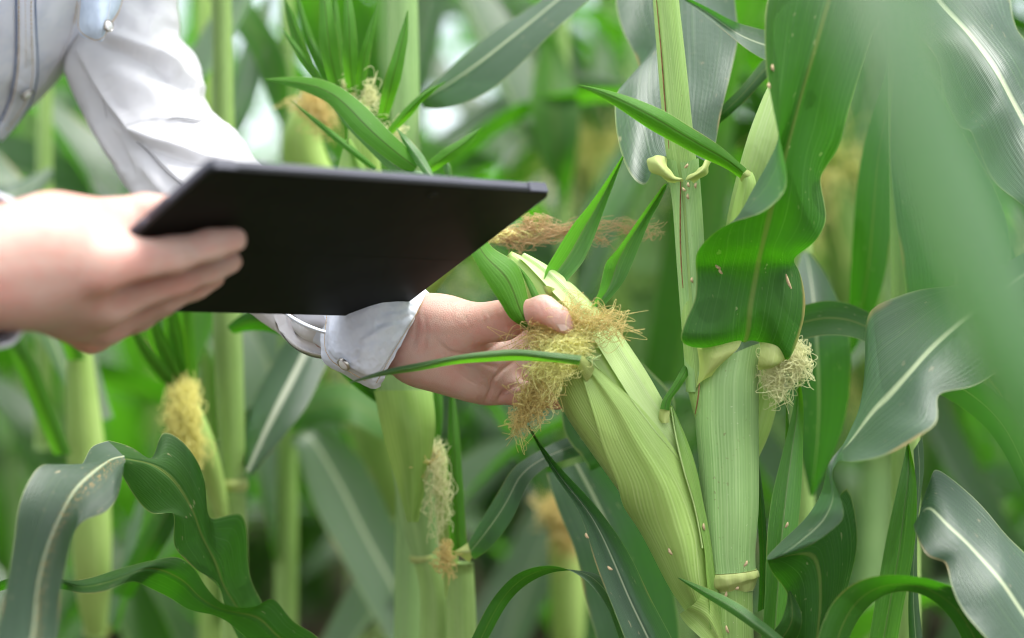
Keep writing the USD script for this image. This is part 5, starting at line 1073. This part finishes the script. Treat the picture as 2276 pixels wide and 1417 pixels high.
def hand_sdf(bones):
    def f(p):
        d = None
        for a, b, ra, rb, k in bones:
            c = cone(p, a, b, ra, rb); d = c if d is None else smin(d, c, k)
        return d
    return f
def relax(v, f, it):
    e = np.unique(np.sort(np.vstack([f[:, [0, 1]], f[:, [1, 2]], f[:, [2, 0]]]), axis=1), axis=0)
    n = np.bincount(e.ravel(), minlength=len(v))[:, None]
    for _ in range(it):
        a = np.zeros_like(v); np.add.at(a, e[:, 0], v[e[:, 1]]); np.add.at(a, e[:, 1], v[e[:, 0]]); v = v * .45 + .55 * a / np.maximum(n, 1)
    return v
def groove(v, f, lines, depth, width):
    """presses fine creases into the near side of a mesh along lines on the picture"""
    n = vnormals(v, f); q = pix(v); front = (n * (v - np.array([0, 0, CZ]))).sum(1) < 0
    dv = np.zeros(len(v))
    for ln, k in lines:
        d, _, pos = polydist(q, ln); dv -= depth * k * np.exp(-(d / width) ** 2) * np.sin(math.pi * np.clip(pos, .03, .97)) ** .5
    return v + n * (dv * front)[:, None]
pts = np.array([x for b in lh for x in b[:2]])
hv, hf = surface_net(hand_sdf(lh), pts.min(0) - .03, pts.max(0) + .03, .00155)
hv = relax(hv, hf, 3)
hv = groove(hv, hf, [([(1158, 728), (1120, 752), (1085, 778), (1040, 790), (1000, 782), (972, 758)], 1.0), ([(1078, 893), (1090, 868), (1096, 845), (1118, 820), (1150, 800)], 1.3), ([(1106, 893), (1118, 872), (1140, 858), (1168, 852)], 1.5), ([(1060, 800), (1090, 812), (1110, 818)], .7), ([(975, 770), (1010, 800), (1060, 812), (1090, 846)], .6), ([(928, 700), (925, 740), (915, 775)], .8), ([(945, 700), (948, 742), (938, 790)], .6)], .0013, 4.0)
hv = groove(hv, hf, [([(1068 + 16 * i, 692 - i), (1078 + 16 * i, 715), (1084 + 15 * i, 740)], .8) for i in range(6)] + [([(1030, 700), (1050, 730)], .7), ([(1000, 696), (1012, 722)], .6), ([(1196, 668), (1204, 690), (1200, 700)], .9), ([(1206, 664), (1216, 690)], .9), ([(1160, 862), (1166, 884)], 1), ([(1222, 872), (1228, 892)], 1)], .00045, 2.6)

# right hand, its fingers across the back of the tablet
rh = [
 (P(-260, 640, -.13), T(-30, 600, .002), .0300, .0235, .02), (T(-30, 590, .004), T(30, 588, .004), .0225, .0225, .02), (T(-20, 620, .004), T(40, 620, .006), .0215, .0215, .02),
 (T(40, 565, .000), T(215, 592, .012), .0190, .0135, .016), (T(40, 590, .003), T(235, 662, .016), .0190, .0132, .016), (T(40, 612, .004), T(232, 712, .012), .0190, .0125, .016), (T(40, 628, .003), T(200, 738, .004), .0190, .0112, .016),
 (T(100, 560, -.002), T(200, 640, .004), .020, .017, .02),
 (T(222, 590, .014), T(385, 566, .0115), .0124, .0098, .008), (T(385, 566, .0115), T(468, 544, .0092), .0096, .0084, .004), (T(468, 544, .0092), T(522, 532, .0080), .0084, .0070, .004),
 (T(240, 662, .017), T(390, 618, .0125), .0124, .0096, .008), (T(390, 618, .0125), T(465, 596, .0095), .0094, .0082, .004), (T(465, 596, .0095), T(512, 581, .0080), .0082, .0068, .004),
 (T(236, 714, .013), T(365, 660, .0115), .0116, .0090, .008), (T(365, 660, .0115), T(432, 634, .0090), .0088, .0078, .004), (T(432, 634, .0090), T(476, 616, .0075), .0078, .0064, .004),
 (T(205, 740, .005), T(310, 704, .0085), .0102, .0080, .007), (T(310, 704, .0085), T(362, 676, .0080), .0078, .0068, .004), (T(362, 676, .0080), T(398, 656, .0070), .0068, .0058, .004),
 (T(110, 552, .000), T(236, 534, -.003), .0150, .0090, .016), (T(120, 520, -.010), T(250, 520, -.014), .0150, .0105, .016), (T(130, 505, -.016), T(290, 492, -.019), .0150, .0105, .014),
 (T(40, 555, -.004), T(110, 532, -.012), .0190, .0175, .016), (T(110, 532, -.012), T(215, 500, -.0245), .0170, .0128, .012), (T(215, 500, -.0245), T(320, 474, -.0210), .0122, .0104, .006), (T(320, 474, -.0210), T(400, 462, -.0180), .0100, .0080, .005)]
pts = np.array([x for b in rh for x in b[:2]])
rv, rf = surface_net(hand_sdf(rh), pts.min(0) - .04, pts.max(0) + .04, .0020)
rv = relax(rv, rf, 3)
def man(v, f): return manifold3d.Manifold(manifold3d.Mesh(v.astype(np.float32), f.astype(np.uint32)))
try:
    body = man(bv, bf) + man(hv, hf) + man(rv, rf)
    if body.is_empty(): raise ValueError
    mm = body.to_mesh(); BV, BF = np.array(mm.vert_properties[:, :3], float), np.array(mm.tri_verts)
except Exception as e:
    print('body union failed', e)
    BV = np.vstack([bv, hv, rv]); BF = np.vstack([bf, hf + len(bv), rf + len(bv) + len(hv)])
pbase = np.array([hip[0], hip[1], 0.0])
person = thing('person', 'person in a pale denim shirt leaning in, holding a tablet and grasping a corn ear', 'person', pbase)
obj('body', (BV, BF), M['skin'], person, smooth=True)
# thumb nail
nb = P(1254, 713, -.0560); nx = P(1262, 727, -.0555) - P(1244, 704, -.0565); nx /= np.linalg.norm(nx); nz = np.array([.45, -.82, .25]); nz -= nx * (nz @ nx); nz /= np.linalg.norm(nz); ny = np.cross(nz, nx)
a, b = np.meshgrid(np.linspace(-1, 1, 13), np.linspace(-1, 1, 11), indexing='ij')
sc = np.sqrt(np.clip(1 - (np.abs(b) ** 3) * .5, 0, 1)); S = nb + (a * .0052 * sc)[..., None] * nx + (b * .0044)[..., None] * ny - (.0022 * b ** 2 + .0006 * a ** 2)[..., None] * nz
obj('thumb_nail', (S.reshape(-1, 3), grid_faces(13, 11)), M['nail'], person, smooth=True)
# hair
def hair_sdf(p):
    q = p - head; q = np.stack([q @ latL, q @ fw, q @ up], 1)
    d = (np.linalg.norm((q - [0, -.012, .016]) / [.086, .102, .114], axis=1) - 1) * .086
    d = np.maximum(d, q[:, 1] + q[:, 2] * -.55 - .040)
    return smin(d, cone(q, np.array([0, -.09, .0]), np.array([0, -.11, -.22]), .05, .02), .03)
hv2, hf2 = surface_net(hair_sdf, head - .36, head + .26, .011); obj('hair', (hv2, hf2), M['hair'], person, smooth=True)
# trousers and shoes
tr = [(waist - up * .06, hip, .105, .125), (hips[0], hip, .112, .112), (hips[1], hip, .112, .112)]
for h, k, aa in zip(hips, knees, ank): tr += [(h, k, .100, .074), (k, aa + [0, 0, .03], .074, .062)]
def tr_sdf(p):
    d = None
    for x, y, ra, rb in tr: c = cone(p, x, y, ra, rb); d = c if d is None else smin(d, c, .03)
    return d + .006 * (meshkit.noise(p * 14) - .5)
tp = np.array([x for b in tr for x in b[:2]]); v_, f_ = surface_net(tr_sdf, tp.min(0) - .15, tp.max(0) + .15, .012); obj('trousers', (v_, f_), M['trousers'], person, smooth=True)
for aa, t in zip(ank, toes):
    sd = lambda p, aa=aa, t=t: smin(cone(p, aa - [0, 0, .02], t, .047, .037), cone(p, aa - [.03, -.02, .035], t, .04, .036), .02)
    v_, f_ = surface_net(sd, np.minimum(aa, t) - .1, np.maximum(aa, t) + .1, .009); v_[:, 2] = np.maximum(v_[:, 2], .004); obj('shoe', (v_, f_), M['shoe'], person, smooth=True)

# shirt: the body of it
lat2 = latL - tax * (latL @ tax); lat2 /= np.linalg.norm(lat2); fw2 = np.cross(lat2, tax); fw2 *= -np.sign(fw2[1])
nu, nv = 150, 260
s = np.linspace(-.34, .30, nu); th = np.linspace(0, 2 * math.pi, nv, endpoint=False)
ra = np.interp(s, [-.34, -.1, .1, .30], [.150, .150, .158, .150]); rb_ = np.interp(s, [-.34, -.1, .1, .30], [.118, .118, .122, .105])
V = tcx + s[:, None, None] * tax + (ra[:, None] * np.cos(th))[..., None] * lat2 + (rb_[:, None] * np.sin(th))[..., None] * fw2
V = V.reshape(-1, 3); F_ = grid_faces(nu, nv, True)
if np.mean((vnormals(V, F_) * (V - tcx)).sum(1)) < 0: F_ = F_[:, ::-1]
n = vnormals(V, F_); q = pix(V)
ddp = np.zeros(len(V))
for ln, w, am in (([(150, -200), (130, -60), (70, 120), (20, 260)], 40, -.004), ([(90, -150), (95, 0), (40, 180)], 25, .003), ([(-100, -50), (-20, 120), (-30, 300)], 60, -.006), ([(165, -20), (150, 60), (100, 170)], 18, -.0025)):
    d, _, _ = polydist(q, ln); ddp += am * np.exp(-(d / w) ** 2)
ddp += .010 * (meshkit.fbm(V * 9, 3, 3) - .5)
V = V + n * ddp[:, None]
cap0, cap1 = len(V), len(V) + 1
V2 = np.vstack([V, tcx + s[0] * tax, tcx + s[-1] * tax]); k = np.arange(nv)
SF = np.vstack([F_, np.stack([np.full(nv, cap1), (nu - 1) * nv + k, (nu - 1) * nv + (k + 1) % nv], 1)])
shirt = obj('shirt', (V2, SF), M['denim'], person, smooth=True)
chestskin = Skin((V, F_))
# left sleeve with its folds
ringsL = [(70, -330, 330, -430, .27), (92, -180, 388, -200, .23), (132, -20, 398, 0, .19), (158, 90, 399, 84, .165), (143, 166, 440, 140, .15), (166, 226, 454, 196, .14), (200, 290, 480, 250, .13), (236, 350, 548, 316, .12), (272, 404, 580, 372, .105), (318, 462, 634, 430, .09), (410, 565, 722, 510, .065), (510, 650, 822, 596, .04), (610, 716, 880, 655, .02), (672, 752, 855, 596, .012), (712, 766, 812, 600, .012)]
RL = np.array(ringsL, float); nu, nv = 330, 240
t = np.r_[0, np.cumsum(np.hypot(*np.diff((RL[:, :2] + RL[:, 2:4]) / 2, axis=0).T))]; tt = np.linspace(0, t[-1], nu)
A_ = PchipInterpolator(t, RL, axis=0)(tt)
a3 = np.array([P(*x) for x in np.c_[A_[:, :2], A_[:, 4]]]); b3 = np.array([P(*x) for x in np.c_[A_[:, 2:4], A_[:, 4]]])
c3 = (a3 + b3) / 2; X = (b3 - a3) / 2; rr = np.linalg.norm(X, axis=1); X /= rr[:, None]
Tn = np.gradient(c3, axis=0); Y = np.cross(X, Tn); Y /= np.linalg.norm(Y, axis=1, keepdims=True); Y *= -np.sign(Y[:, 1:2])
th = np.linspace(0, 2 * math.pi, nv, endpoint=False)
V = c3[:, None] + rr[:, None, None] * (np.cos(th)[None, :, None] * X[:, None] + .82 * np.sin(th)[None, :, None] * Y[:, None]); V = V.reshape(-1, 3); F_ = grid_faces(nu, nv, True)
if np.mean((vnormals(V, F_) * (V - np.repeat(c3, nv, 0))).sum(1)) < 0: F_ = F_[:, ::-1]
n = vnormals(V, F_); q = pix(V); front = np.clip(-(n * (V - [0, 0, CZ])).sum(1) / np.linalg.norm(V - [0, 0, CZ], axis=1) * 2 + .3, 0, 1)
fold = np.zeros(len(V))
# sharp folds: the cloth on one side stands above the other
for ln, hi, lo, w1, w2 in (([(195, 78), (229, 88), (286, 108), (345, 133), (385, 160), (425, 190), (470, 215)], .0085, .0045, 42, 30), ([(340, 130), (360, 152), (385, 175), (420, 195), (460, 214)], .005, .003, 22, 18),
        ([(160, 105), (178, 135), (205, 180), (241, 241), (292, 302), (349, 327), (429, 352), (520, 372)], .0075, .0040, 46, 40), ([(300, 305), (330, 335), (375, 385), (420, 430)], .0035, .002, 22, 20)):
    d, sd, pos = polydist(q, ln); e = np.sin(math.pi * np.clip(pos, 0, 1)) ** .6
    up_ = sd < 0
    soft = np.clip(d / 9.0, 0, 1); soft = soft * soft * (3 - 2 * soft)
    fold += 1.2 * e * np.where(up_, hi * np.exp(-d / w1), -lo * np.exp(-d / w2)) * (0.15 + .85 * soft)
for ln, am, w in (([(300, -60), (320, 20), (300, 60)], -.005, 30), ([(397, 80), (370, 70), (330, 60)], -.007, 18), ([(440, 205), (410, 170), (395, 130)], -.004, 16), ([(470, 232), (440, 262), (400, 280), (350, 282), (300, 268)], -.0045, 28), ([(480, 250), (450, 285), (420, 310), (360, 318)], .002, 22),
        ([(230, 140), (290, 180), (350, 200), (420, 225)], .0045, 26), ([(240, 200), (262, 236), (280, 262)], -.004, 20), ([(540, 325), (500, 330), (450, 325), (410, 318)], -.0022, 20), ([(190, 230), (225, 310), (262, 380)], .0028, 16), ([(215, 260), (255, 330), (300, 410)], -.003, 14),
        ([(250, 20), (310, 45), (380, 50)], .004, 26), ([(260, 60), (320, 85), (390, 105)], -.003, 16), ([(300, 340), (345, 400), (380, 440)], .003, 14), ([(330, 170), (370, 215), (430, 250)], -.0028, 16), ([(455, 205), (430, 210), (405, 205)], .004, 12), ([(520, 290), (490, 285), (460, 270)], .004, 14)):
    d, _, pos = polydist(q, ln); fold += 1.2 * am * np.exp(-(d / w) ** 2) * np.sin(math.pi * np.clip(pos, .08, .92)) ** .7
fold = fold * front + .006 * (meshkit.fbm(V * 11, 3, 5) - .5) + .0034 * (meshkit.fbm(V * 30, 3, 9) - .5) + .0011 * (meshkit.fbm(V * 95, 2, 4) - .5)
V = V + n * fold[:, None]
slv = obj('sleeve', (V, F_), M['shirt'], person, smooth=True)
armskin = Skin((V, F_))
def seam(parent, skin, pts, mat, w=1.1, off=.0004, n=60, dashes=0, name='stitching'):
    g = skin.at(spline(np.array(pts, float), n), off)
    for _ in range(2): g[1:-1] = (g[:-2] + 2 * g[1:-1] + g[2:]) / 4
    if not dashes: m, uv = tube(g, np.full(len(g), w * MM / 2), nu=2, nv=5); return obj(name, m, M[mat], parent, smooth=True, uv=uv)
    ms = []
    G = spline(g, dashes * 3)
    for k in range(dashes): ms.append(tube(G[3 * k:3 * k + 3], np.full(3, w * MM / 2), nu=2, nv=5))
    m, uv = merge(*ms); return obj(name, m, M[mat], parent, smooth=True, uv=uv)
seam(slv, armskin, [(305, 314), (318, 325), (330, 337), (348, 357), (375, 386), (395, 402), (412, 420)], 'thread_dark', 1.9, dashes=24)
seam(slv, armskin, [(229, 220), (234, 240), (238, 260)], 'thread_dark', 1.1, dashes=12)
seam(slv, armskin, [(322, 318), (350, 348), (385, 384), (410, 404)], 'thread_white', 2.2)
# chest: placket, side seam, snap buttons, pocket flap
def patch_on(skin, left, right, off, thick, nu=60, nv=9):
    L = spline(np.c_[np.array(left, float)], nu); R_ = spline(np.c_[np.array(right, float)], nu); v = np.linspace(0, 1, nv)
    pts = (L[:, None] * (1 - v)[None, :, None] + R_[:, None] * v[None, :, None]).reshape(-1, 2)
    G = skin.at(pts, 0).reshape(nu, nv, 3)
    for _ in range(3): G[1:-1, 1:-1] = (G[:-2, 1:-1] + G[2:, 1:-1] + G[1:-1, :-2] + G[1:-1, 2:]) / 4
    m0 = (G.reshape(-1, 3), grid_faces(nu, nv)); n = vnormals(*m0)
    if np.mean((n * (m0[0] - [0, 0, CZ])).sum(1)) > 0: n = -n
    prof = thick * (1 - np.abs(2 * v - 1) ** 8); rows_ = np.broadcast_to(prof, (nu, nv)).reshape(-1)
    wob = .0005 * (meshkit.fbm(m0[0] * 160, 3, 2) - .5)
    return (m0[0] + n * (off + rows_ + wob)[:, None], m0[1])
pl = patch_on(chestskin, [(36, -60), (36, 0), (37, 80), (33, 160), (18, 230), (-12, 290)], [(74, -60), (74, 0), (76, 80), (78, 160), (66, 220), (22, 290), (0, 312)], .0006, .0022, 110, 15)
plk = obj('placket', pl, M['denim'], person, smooth=True)
pskin = Skin(pl, True)
seam(plk, pskin, [(42, -50), (42, 40), (42, 110), (38, 170), (22, 236), (-4, 290)], 'thread', 2.0, dashes=40)
seam(plk, pskin, [(69, -50), (69, 40), (71, 110), (70, 180), (52, 232), (14, 288)], 'thread', 2.0, dashes=40)
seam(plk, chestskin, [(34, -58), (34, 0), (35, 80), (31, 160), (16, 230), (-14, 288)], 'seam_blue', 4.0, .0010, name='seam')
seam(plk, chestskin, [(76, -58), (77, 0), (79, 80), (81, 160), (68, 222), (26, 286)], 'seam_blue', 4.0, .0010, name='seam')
seam(plk, pskin, [(56, -50), (56, 40), (57, 110), (56, 150)], 'thread', 1.0, dashes=28)
def button(parent, c, nrm, r, name='snap_button'):
    nrm = nrm / np.linalg.norm(nrm); x = np.cross(nrm, [0, 0, 1.0]); x /= np.linalg.norm(x); y = np.cross(nrm, x)
    def lathe(prof, k=28):
        a = np.arange(k) / k * 2 * math.pi
        V = np.array([[c + nrm * h + (x * math.cos(t_) + y * math.sin(t_)) * rr_ for t_ in a] for rr_, h in prof]).reshape(-1, 3)
        return V, grid_faces(len(prof), k, True)
    b_ = obj(name, lathe([(r * 1.0, -.0004), (r * 1.02, .0006), (r * .98, .0012), (r * .90, .0015), (r * .82, .0012), (r * .8, .0004)]), M['snap_rim'], parent, smooth=40)
    obj('cap', lathe([(r * .81, .0002), (r * .78, .0011), (r * .6, .0016), (r * .3, .0018), (r * .01, .0018)]), M['snap'], b_ if parent.count('/') < 3 else parent, smooth=True)
def nrm_at(skin, p):
    i = skin.t.query(p, 12)[1]; v = skin.n[i].mean(0); return v / np.linalg.norm(v)
button(person, pskin.at([(57, 205)], .0016)[0], nrm_at(pskin, (57, 205)), .0046)
button(person, pskin.at([(56, -40)], .0016)[0], nrm_at(pskin, (56, -40)), .0042)
seam(shirt, chestskin, [(166, 30), (163, 50), (150, 95), (120, 145), (88, 190), (40, 255), (10, 305)], 'thread_white', 2.6, .0003)
seam(shirt, chestskin, [(172, 0), (168, 30), (164, 50)], 'thread', 2.0, .0005)
fl = np.array([[(172, -60, .085), (225, -70, .07), (285, -60, .09)], [(173, 0, .082), (222, -6, .062), (272, 0, .084)], [(175, 40, .082), (220, 32, .058), (262, 22, .080)], [(178, 74, .082), (222, 62, .058), (245, 48, .074)], [(192, 84, .078), (222, 82, .064), (238, 62, .070)], [(222, 92, .068), (226, 92, .066), (232, 84, .067)]], float)
fm, fu = sheet([[P(*c) for c in r] for r in fl], nu=60, nv=41)
fn = vnormals(*fm); fn *= -np.sign((fn * (fm[0] - [0, 0, CZ])).sum(1).mean()); wob = .0022 * (meshkit.fbm(fm[0] * 70, 3, 2) - .5)
fm = (np.vstack([fm[0] + fn * wob[:, None], fm[0] + fn * (wob - .0014)[:, None]]), np.vstack([fm[1], fm[1][:, ::-1] + len(fm[0])]))
flap = obj('pocket_flap', fm, M['denim_blue'], person, smooth=True)
fskin = Skin((fm[0][:60 * 41], grid_faces(60, 41)), True)
for pts in ([(178, -40), (180, 20), (183, 70), (196, 79), (222, 86), (238, 60), (252, 40), (266, 10), (274, -30)],): seam(flap, fskin, pts, 'thread', 2.2, .0010, dashes=70)
seam(flap, fskin, [(246, -40), (244, 0), (240, 30), (232, 70)], 'thread_white', 1.2, .0005)
button(person, fskin.at([(237, 56)], .0010)[0], np.array([.75, -.6, 0]), .0040)

# left cuff, folded round the wrist
cA, cB = P(770, 662, .012), P(900, 757, .006); ax = (cB - cA) / np.linalg.norm(cB - cA)
def cuff_mesh(ends, rw, rd, up2, nu=26, nv=200, thick=.0016, slit=None, wob=.0016, seed=1):
    a, b = ends; axx = (b - a) / np.linalg.norm(b - a); X = up2 - axx * (up2 @ axx); X /= np.linalg.norm(X); Y = np.cross(axx, X); Y *= -np.sign(Y[1])
    th = np.linspace(0, 2 * math.pi, nv, endpoint=False); s_ = np.r_[0, .015, .03, np.linspace(.06, .94, nu), .97, .985, 1.0]
    outer = []
    lay = [(x, 0) for x in s_] + [(x, -thick) for x in s_[::-1]]
    for x, o in lay:
        e = -.0006 if x in (0, 1.0) else 0
        R1, R2 = rw[0] + (rw[1] - rw[0]) * x, rd[0] + (rd[1] - rd[0]) * x
        c = a + (b - a) * x
        rip = wob * np.sin(th * 9 + seed + 3 * x) * .35 + wob * (meshkit.fbm(np.stack([np.cos(th) * 2.2 + 9, np.sin(th) * 2.2, np.full_like(th, x * 2.2)], -1), 3, seed) - .5) * 2
        outer.append(c + ((R1 + o + e + rip) * np.cos(th))[:, None] * X + ((R2 + o + e + rip) * np.sin(th))[:, None] * Y)
    V = np.array(outer).reshape(-1, 3); L_n = len(lay); Fq = np.vstack([grid_faces(L_n, nv, True)])
    k = np.arange(nv); j = (k + 1) % nv; z = (L_n - 1) * nv
    Fq = np.vstack([Fq, np.stack([z + k, z + j, j], 1), np.stack([z + k, j, k], 1)])
    tm = trimesh.Trimesh(V, Fq, process=False); trimesh.repair.fix_inversion(tm)
    return np.array(tm.vertices), np.array(tm.faces)
cm = cuff_mesh((cA, cB), (.0345, .0335), (.030, .0275), P(850, 650, 0) - P(800, 760, 0))
cuff = obj('cuff', cm, M['denim'], person, smooth=40)
# the overlapping end of the cuff, a stiff rounded flap
ov = np.array([[(716, 702, -.018), (760, 680, -.030), (830, 640, -.030), (946, 650, -.012)], [(711, 742, -.018), (762, 730, -.035), (842, 700, -.038), (922, 706, -.026)], [(712, 782, -.016), (768, 780, -.036), (836, 762, -.040), (897, 757, -.028)], [(728, 808, -.012), (772, 812, -.034), (828, 806, -.036), (870, 806, -.026)], [(768, 834, -.006), (794, 838, -.024), (824, 838, -.028), (853, 842, -.018)], [(814, 857, .004), (824, 860, -.010), (834, 862, -.012), (846, 858, -.004)]], float)
om, ou = sheet([[P(*c) for c in r] for r in ov], nu=90, nv=90)
on = vnormals(*om); on *= -np.sign((on * (om[0] - [0, 0, CZ])).sum(1).mean())
q = pix(om[0]); wob = .0050 * (meshkit.fbm(om[0] * 75, 4, 6) - .5)
for ln, am, w in (([(800, 775), (835, 740), (870, 720)], .0018, 9), ([(790, 790), (800, 770), (830, 752)], -.0016, 7), ([(850, 690), (885, 690), (915, 680)], -.001, 6), ([(840, 720), (880, 715), (915, 700)], -.0012, 6), ([(750, 700), (760, 740), (755, 790)], .0012, 10), ([(870, 660), (900, 668), (930, 664)], -.001, 5)):
    d, _, pos = polydist(q, ln); wob += am * np.exp(-(d / w) ** 2)
d, _, _ = polydist(q, [(728, 700), (724, 742), (726, 778), (740, 800), (775, 822), (818, 845), (846, 835), (885, 768), (930, 690), (948, 668)]); wob -= .0011 * np.exp(-(d / 3.2) ** 2)   # drawn in along the stitching
om2 = (np.vstack([om[0] + on * wob[:, None], om[0] + on * (wob - .0020)[:, None]]), om[1])
nn = len(om[0]); rim = np.r_[np.arange(90), 90 * np.arange(1, 90) + 89, 89 * 90 + np.arange(88, -1, -1), 90 * np.arange(88, 0, -1)]; r2 = np.roll(rim, -1)
om2 = (om2[0], np.vstack([om[1], om[1][:, ::-1] + nn, np.stack([rim, r2, r2 + nn], 1), np.stack([rim, r2 + nn, rim + nn], 1)]))
cf = obj('cuff_flap', om2, M['denim'], cuff, smooth=50)
oskin = Skin((om[0] + on * wob[:, None], om[1]), True)
for pts, nd in (([(728, 700), (724, 742), (726, 778), (740, 800), (775, 822), (812, 843)], 44), ([(836, 848), (858, 806), (885, 760), (915, 712), (938, 672)], 48)):
    G = oskin.at(spline(np.array(pts, float), nd * 3), .0007); ms = [tube(G[3 * k:3 * k + 3], np.full(3, .95 * MM), nu=2, nv=5) for k in range(nd)]
    m, uv = merge(*ms); obj('stitching', m, M['thread'], cuff, smooth=True, uv=uv)
button(cuff, oskin.at([(768, 806)], .0014)[0], nrm_at(oskin, (768, 806)), .0046)
# edge of the sleeve's slit
leaf('slit_edge', strip([(622, 690, -.02), (650, 712, -.024), (684, 730, -.026), (722, 742, -.026)], [(628, 686, -.02), (656, 705, -.024), (690, 722, -.026), (724, 734, -.026)], .002), person, M['denim'], nu=30, nv=7)
leaf('slit_lining', strip([(634, 680, -.014), (660, 704, -.016), (690, 722, -.018), (722, 732, -.018)], [(690, 672, -.018), (706, 684, -.02), (718, 700, -.022), (726, 716, -.022)], .001), person, M['lining'], nu=20, nv=7)

# right sleeve and cuff at the picture's left edge
rp = [sR * .45 + chest * .55 + np.array([0, 0, .02]), sR + np.array([0, 0, -.005]), (sR + elR) / 2, elR, elR * .55 + wrR * .45, elR * .25 + wrR * .75]
def rdisp(s_, th_): return .004 * np.sin(s_ * 60 + 2 * np.sin(th_)) * np.sin(th_ + s_ * 9) + .003 * np.sin(3 * th_ + s_ * 40)
m, uv = tube(rp, [.095, .088, .075, .062, .054, .050], nu=140, nv=80, disp=rdisp, cap=False); obj('sleeve', m, M['shirt'], person, smooth=True, uv=uv)
axr = wrR - elR; axr /= np.linalg.norm(axr)
cm = cuff_mesh((wrR - axr * .075, wrR - axr * .004), (.044, .042), (.036, .034), np.array([0, 0, 1.0]), seed=4)
obj('cuff', cm, M['denim'], person, smooth=40)
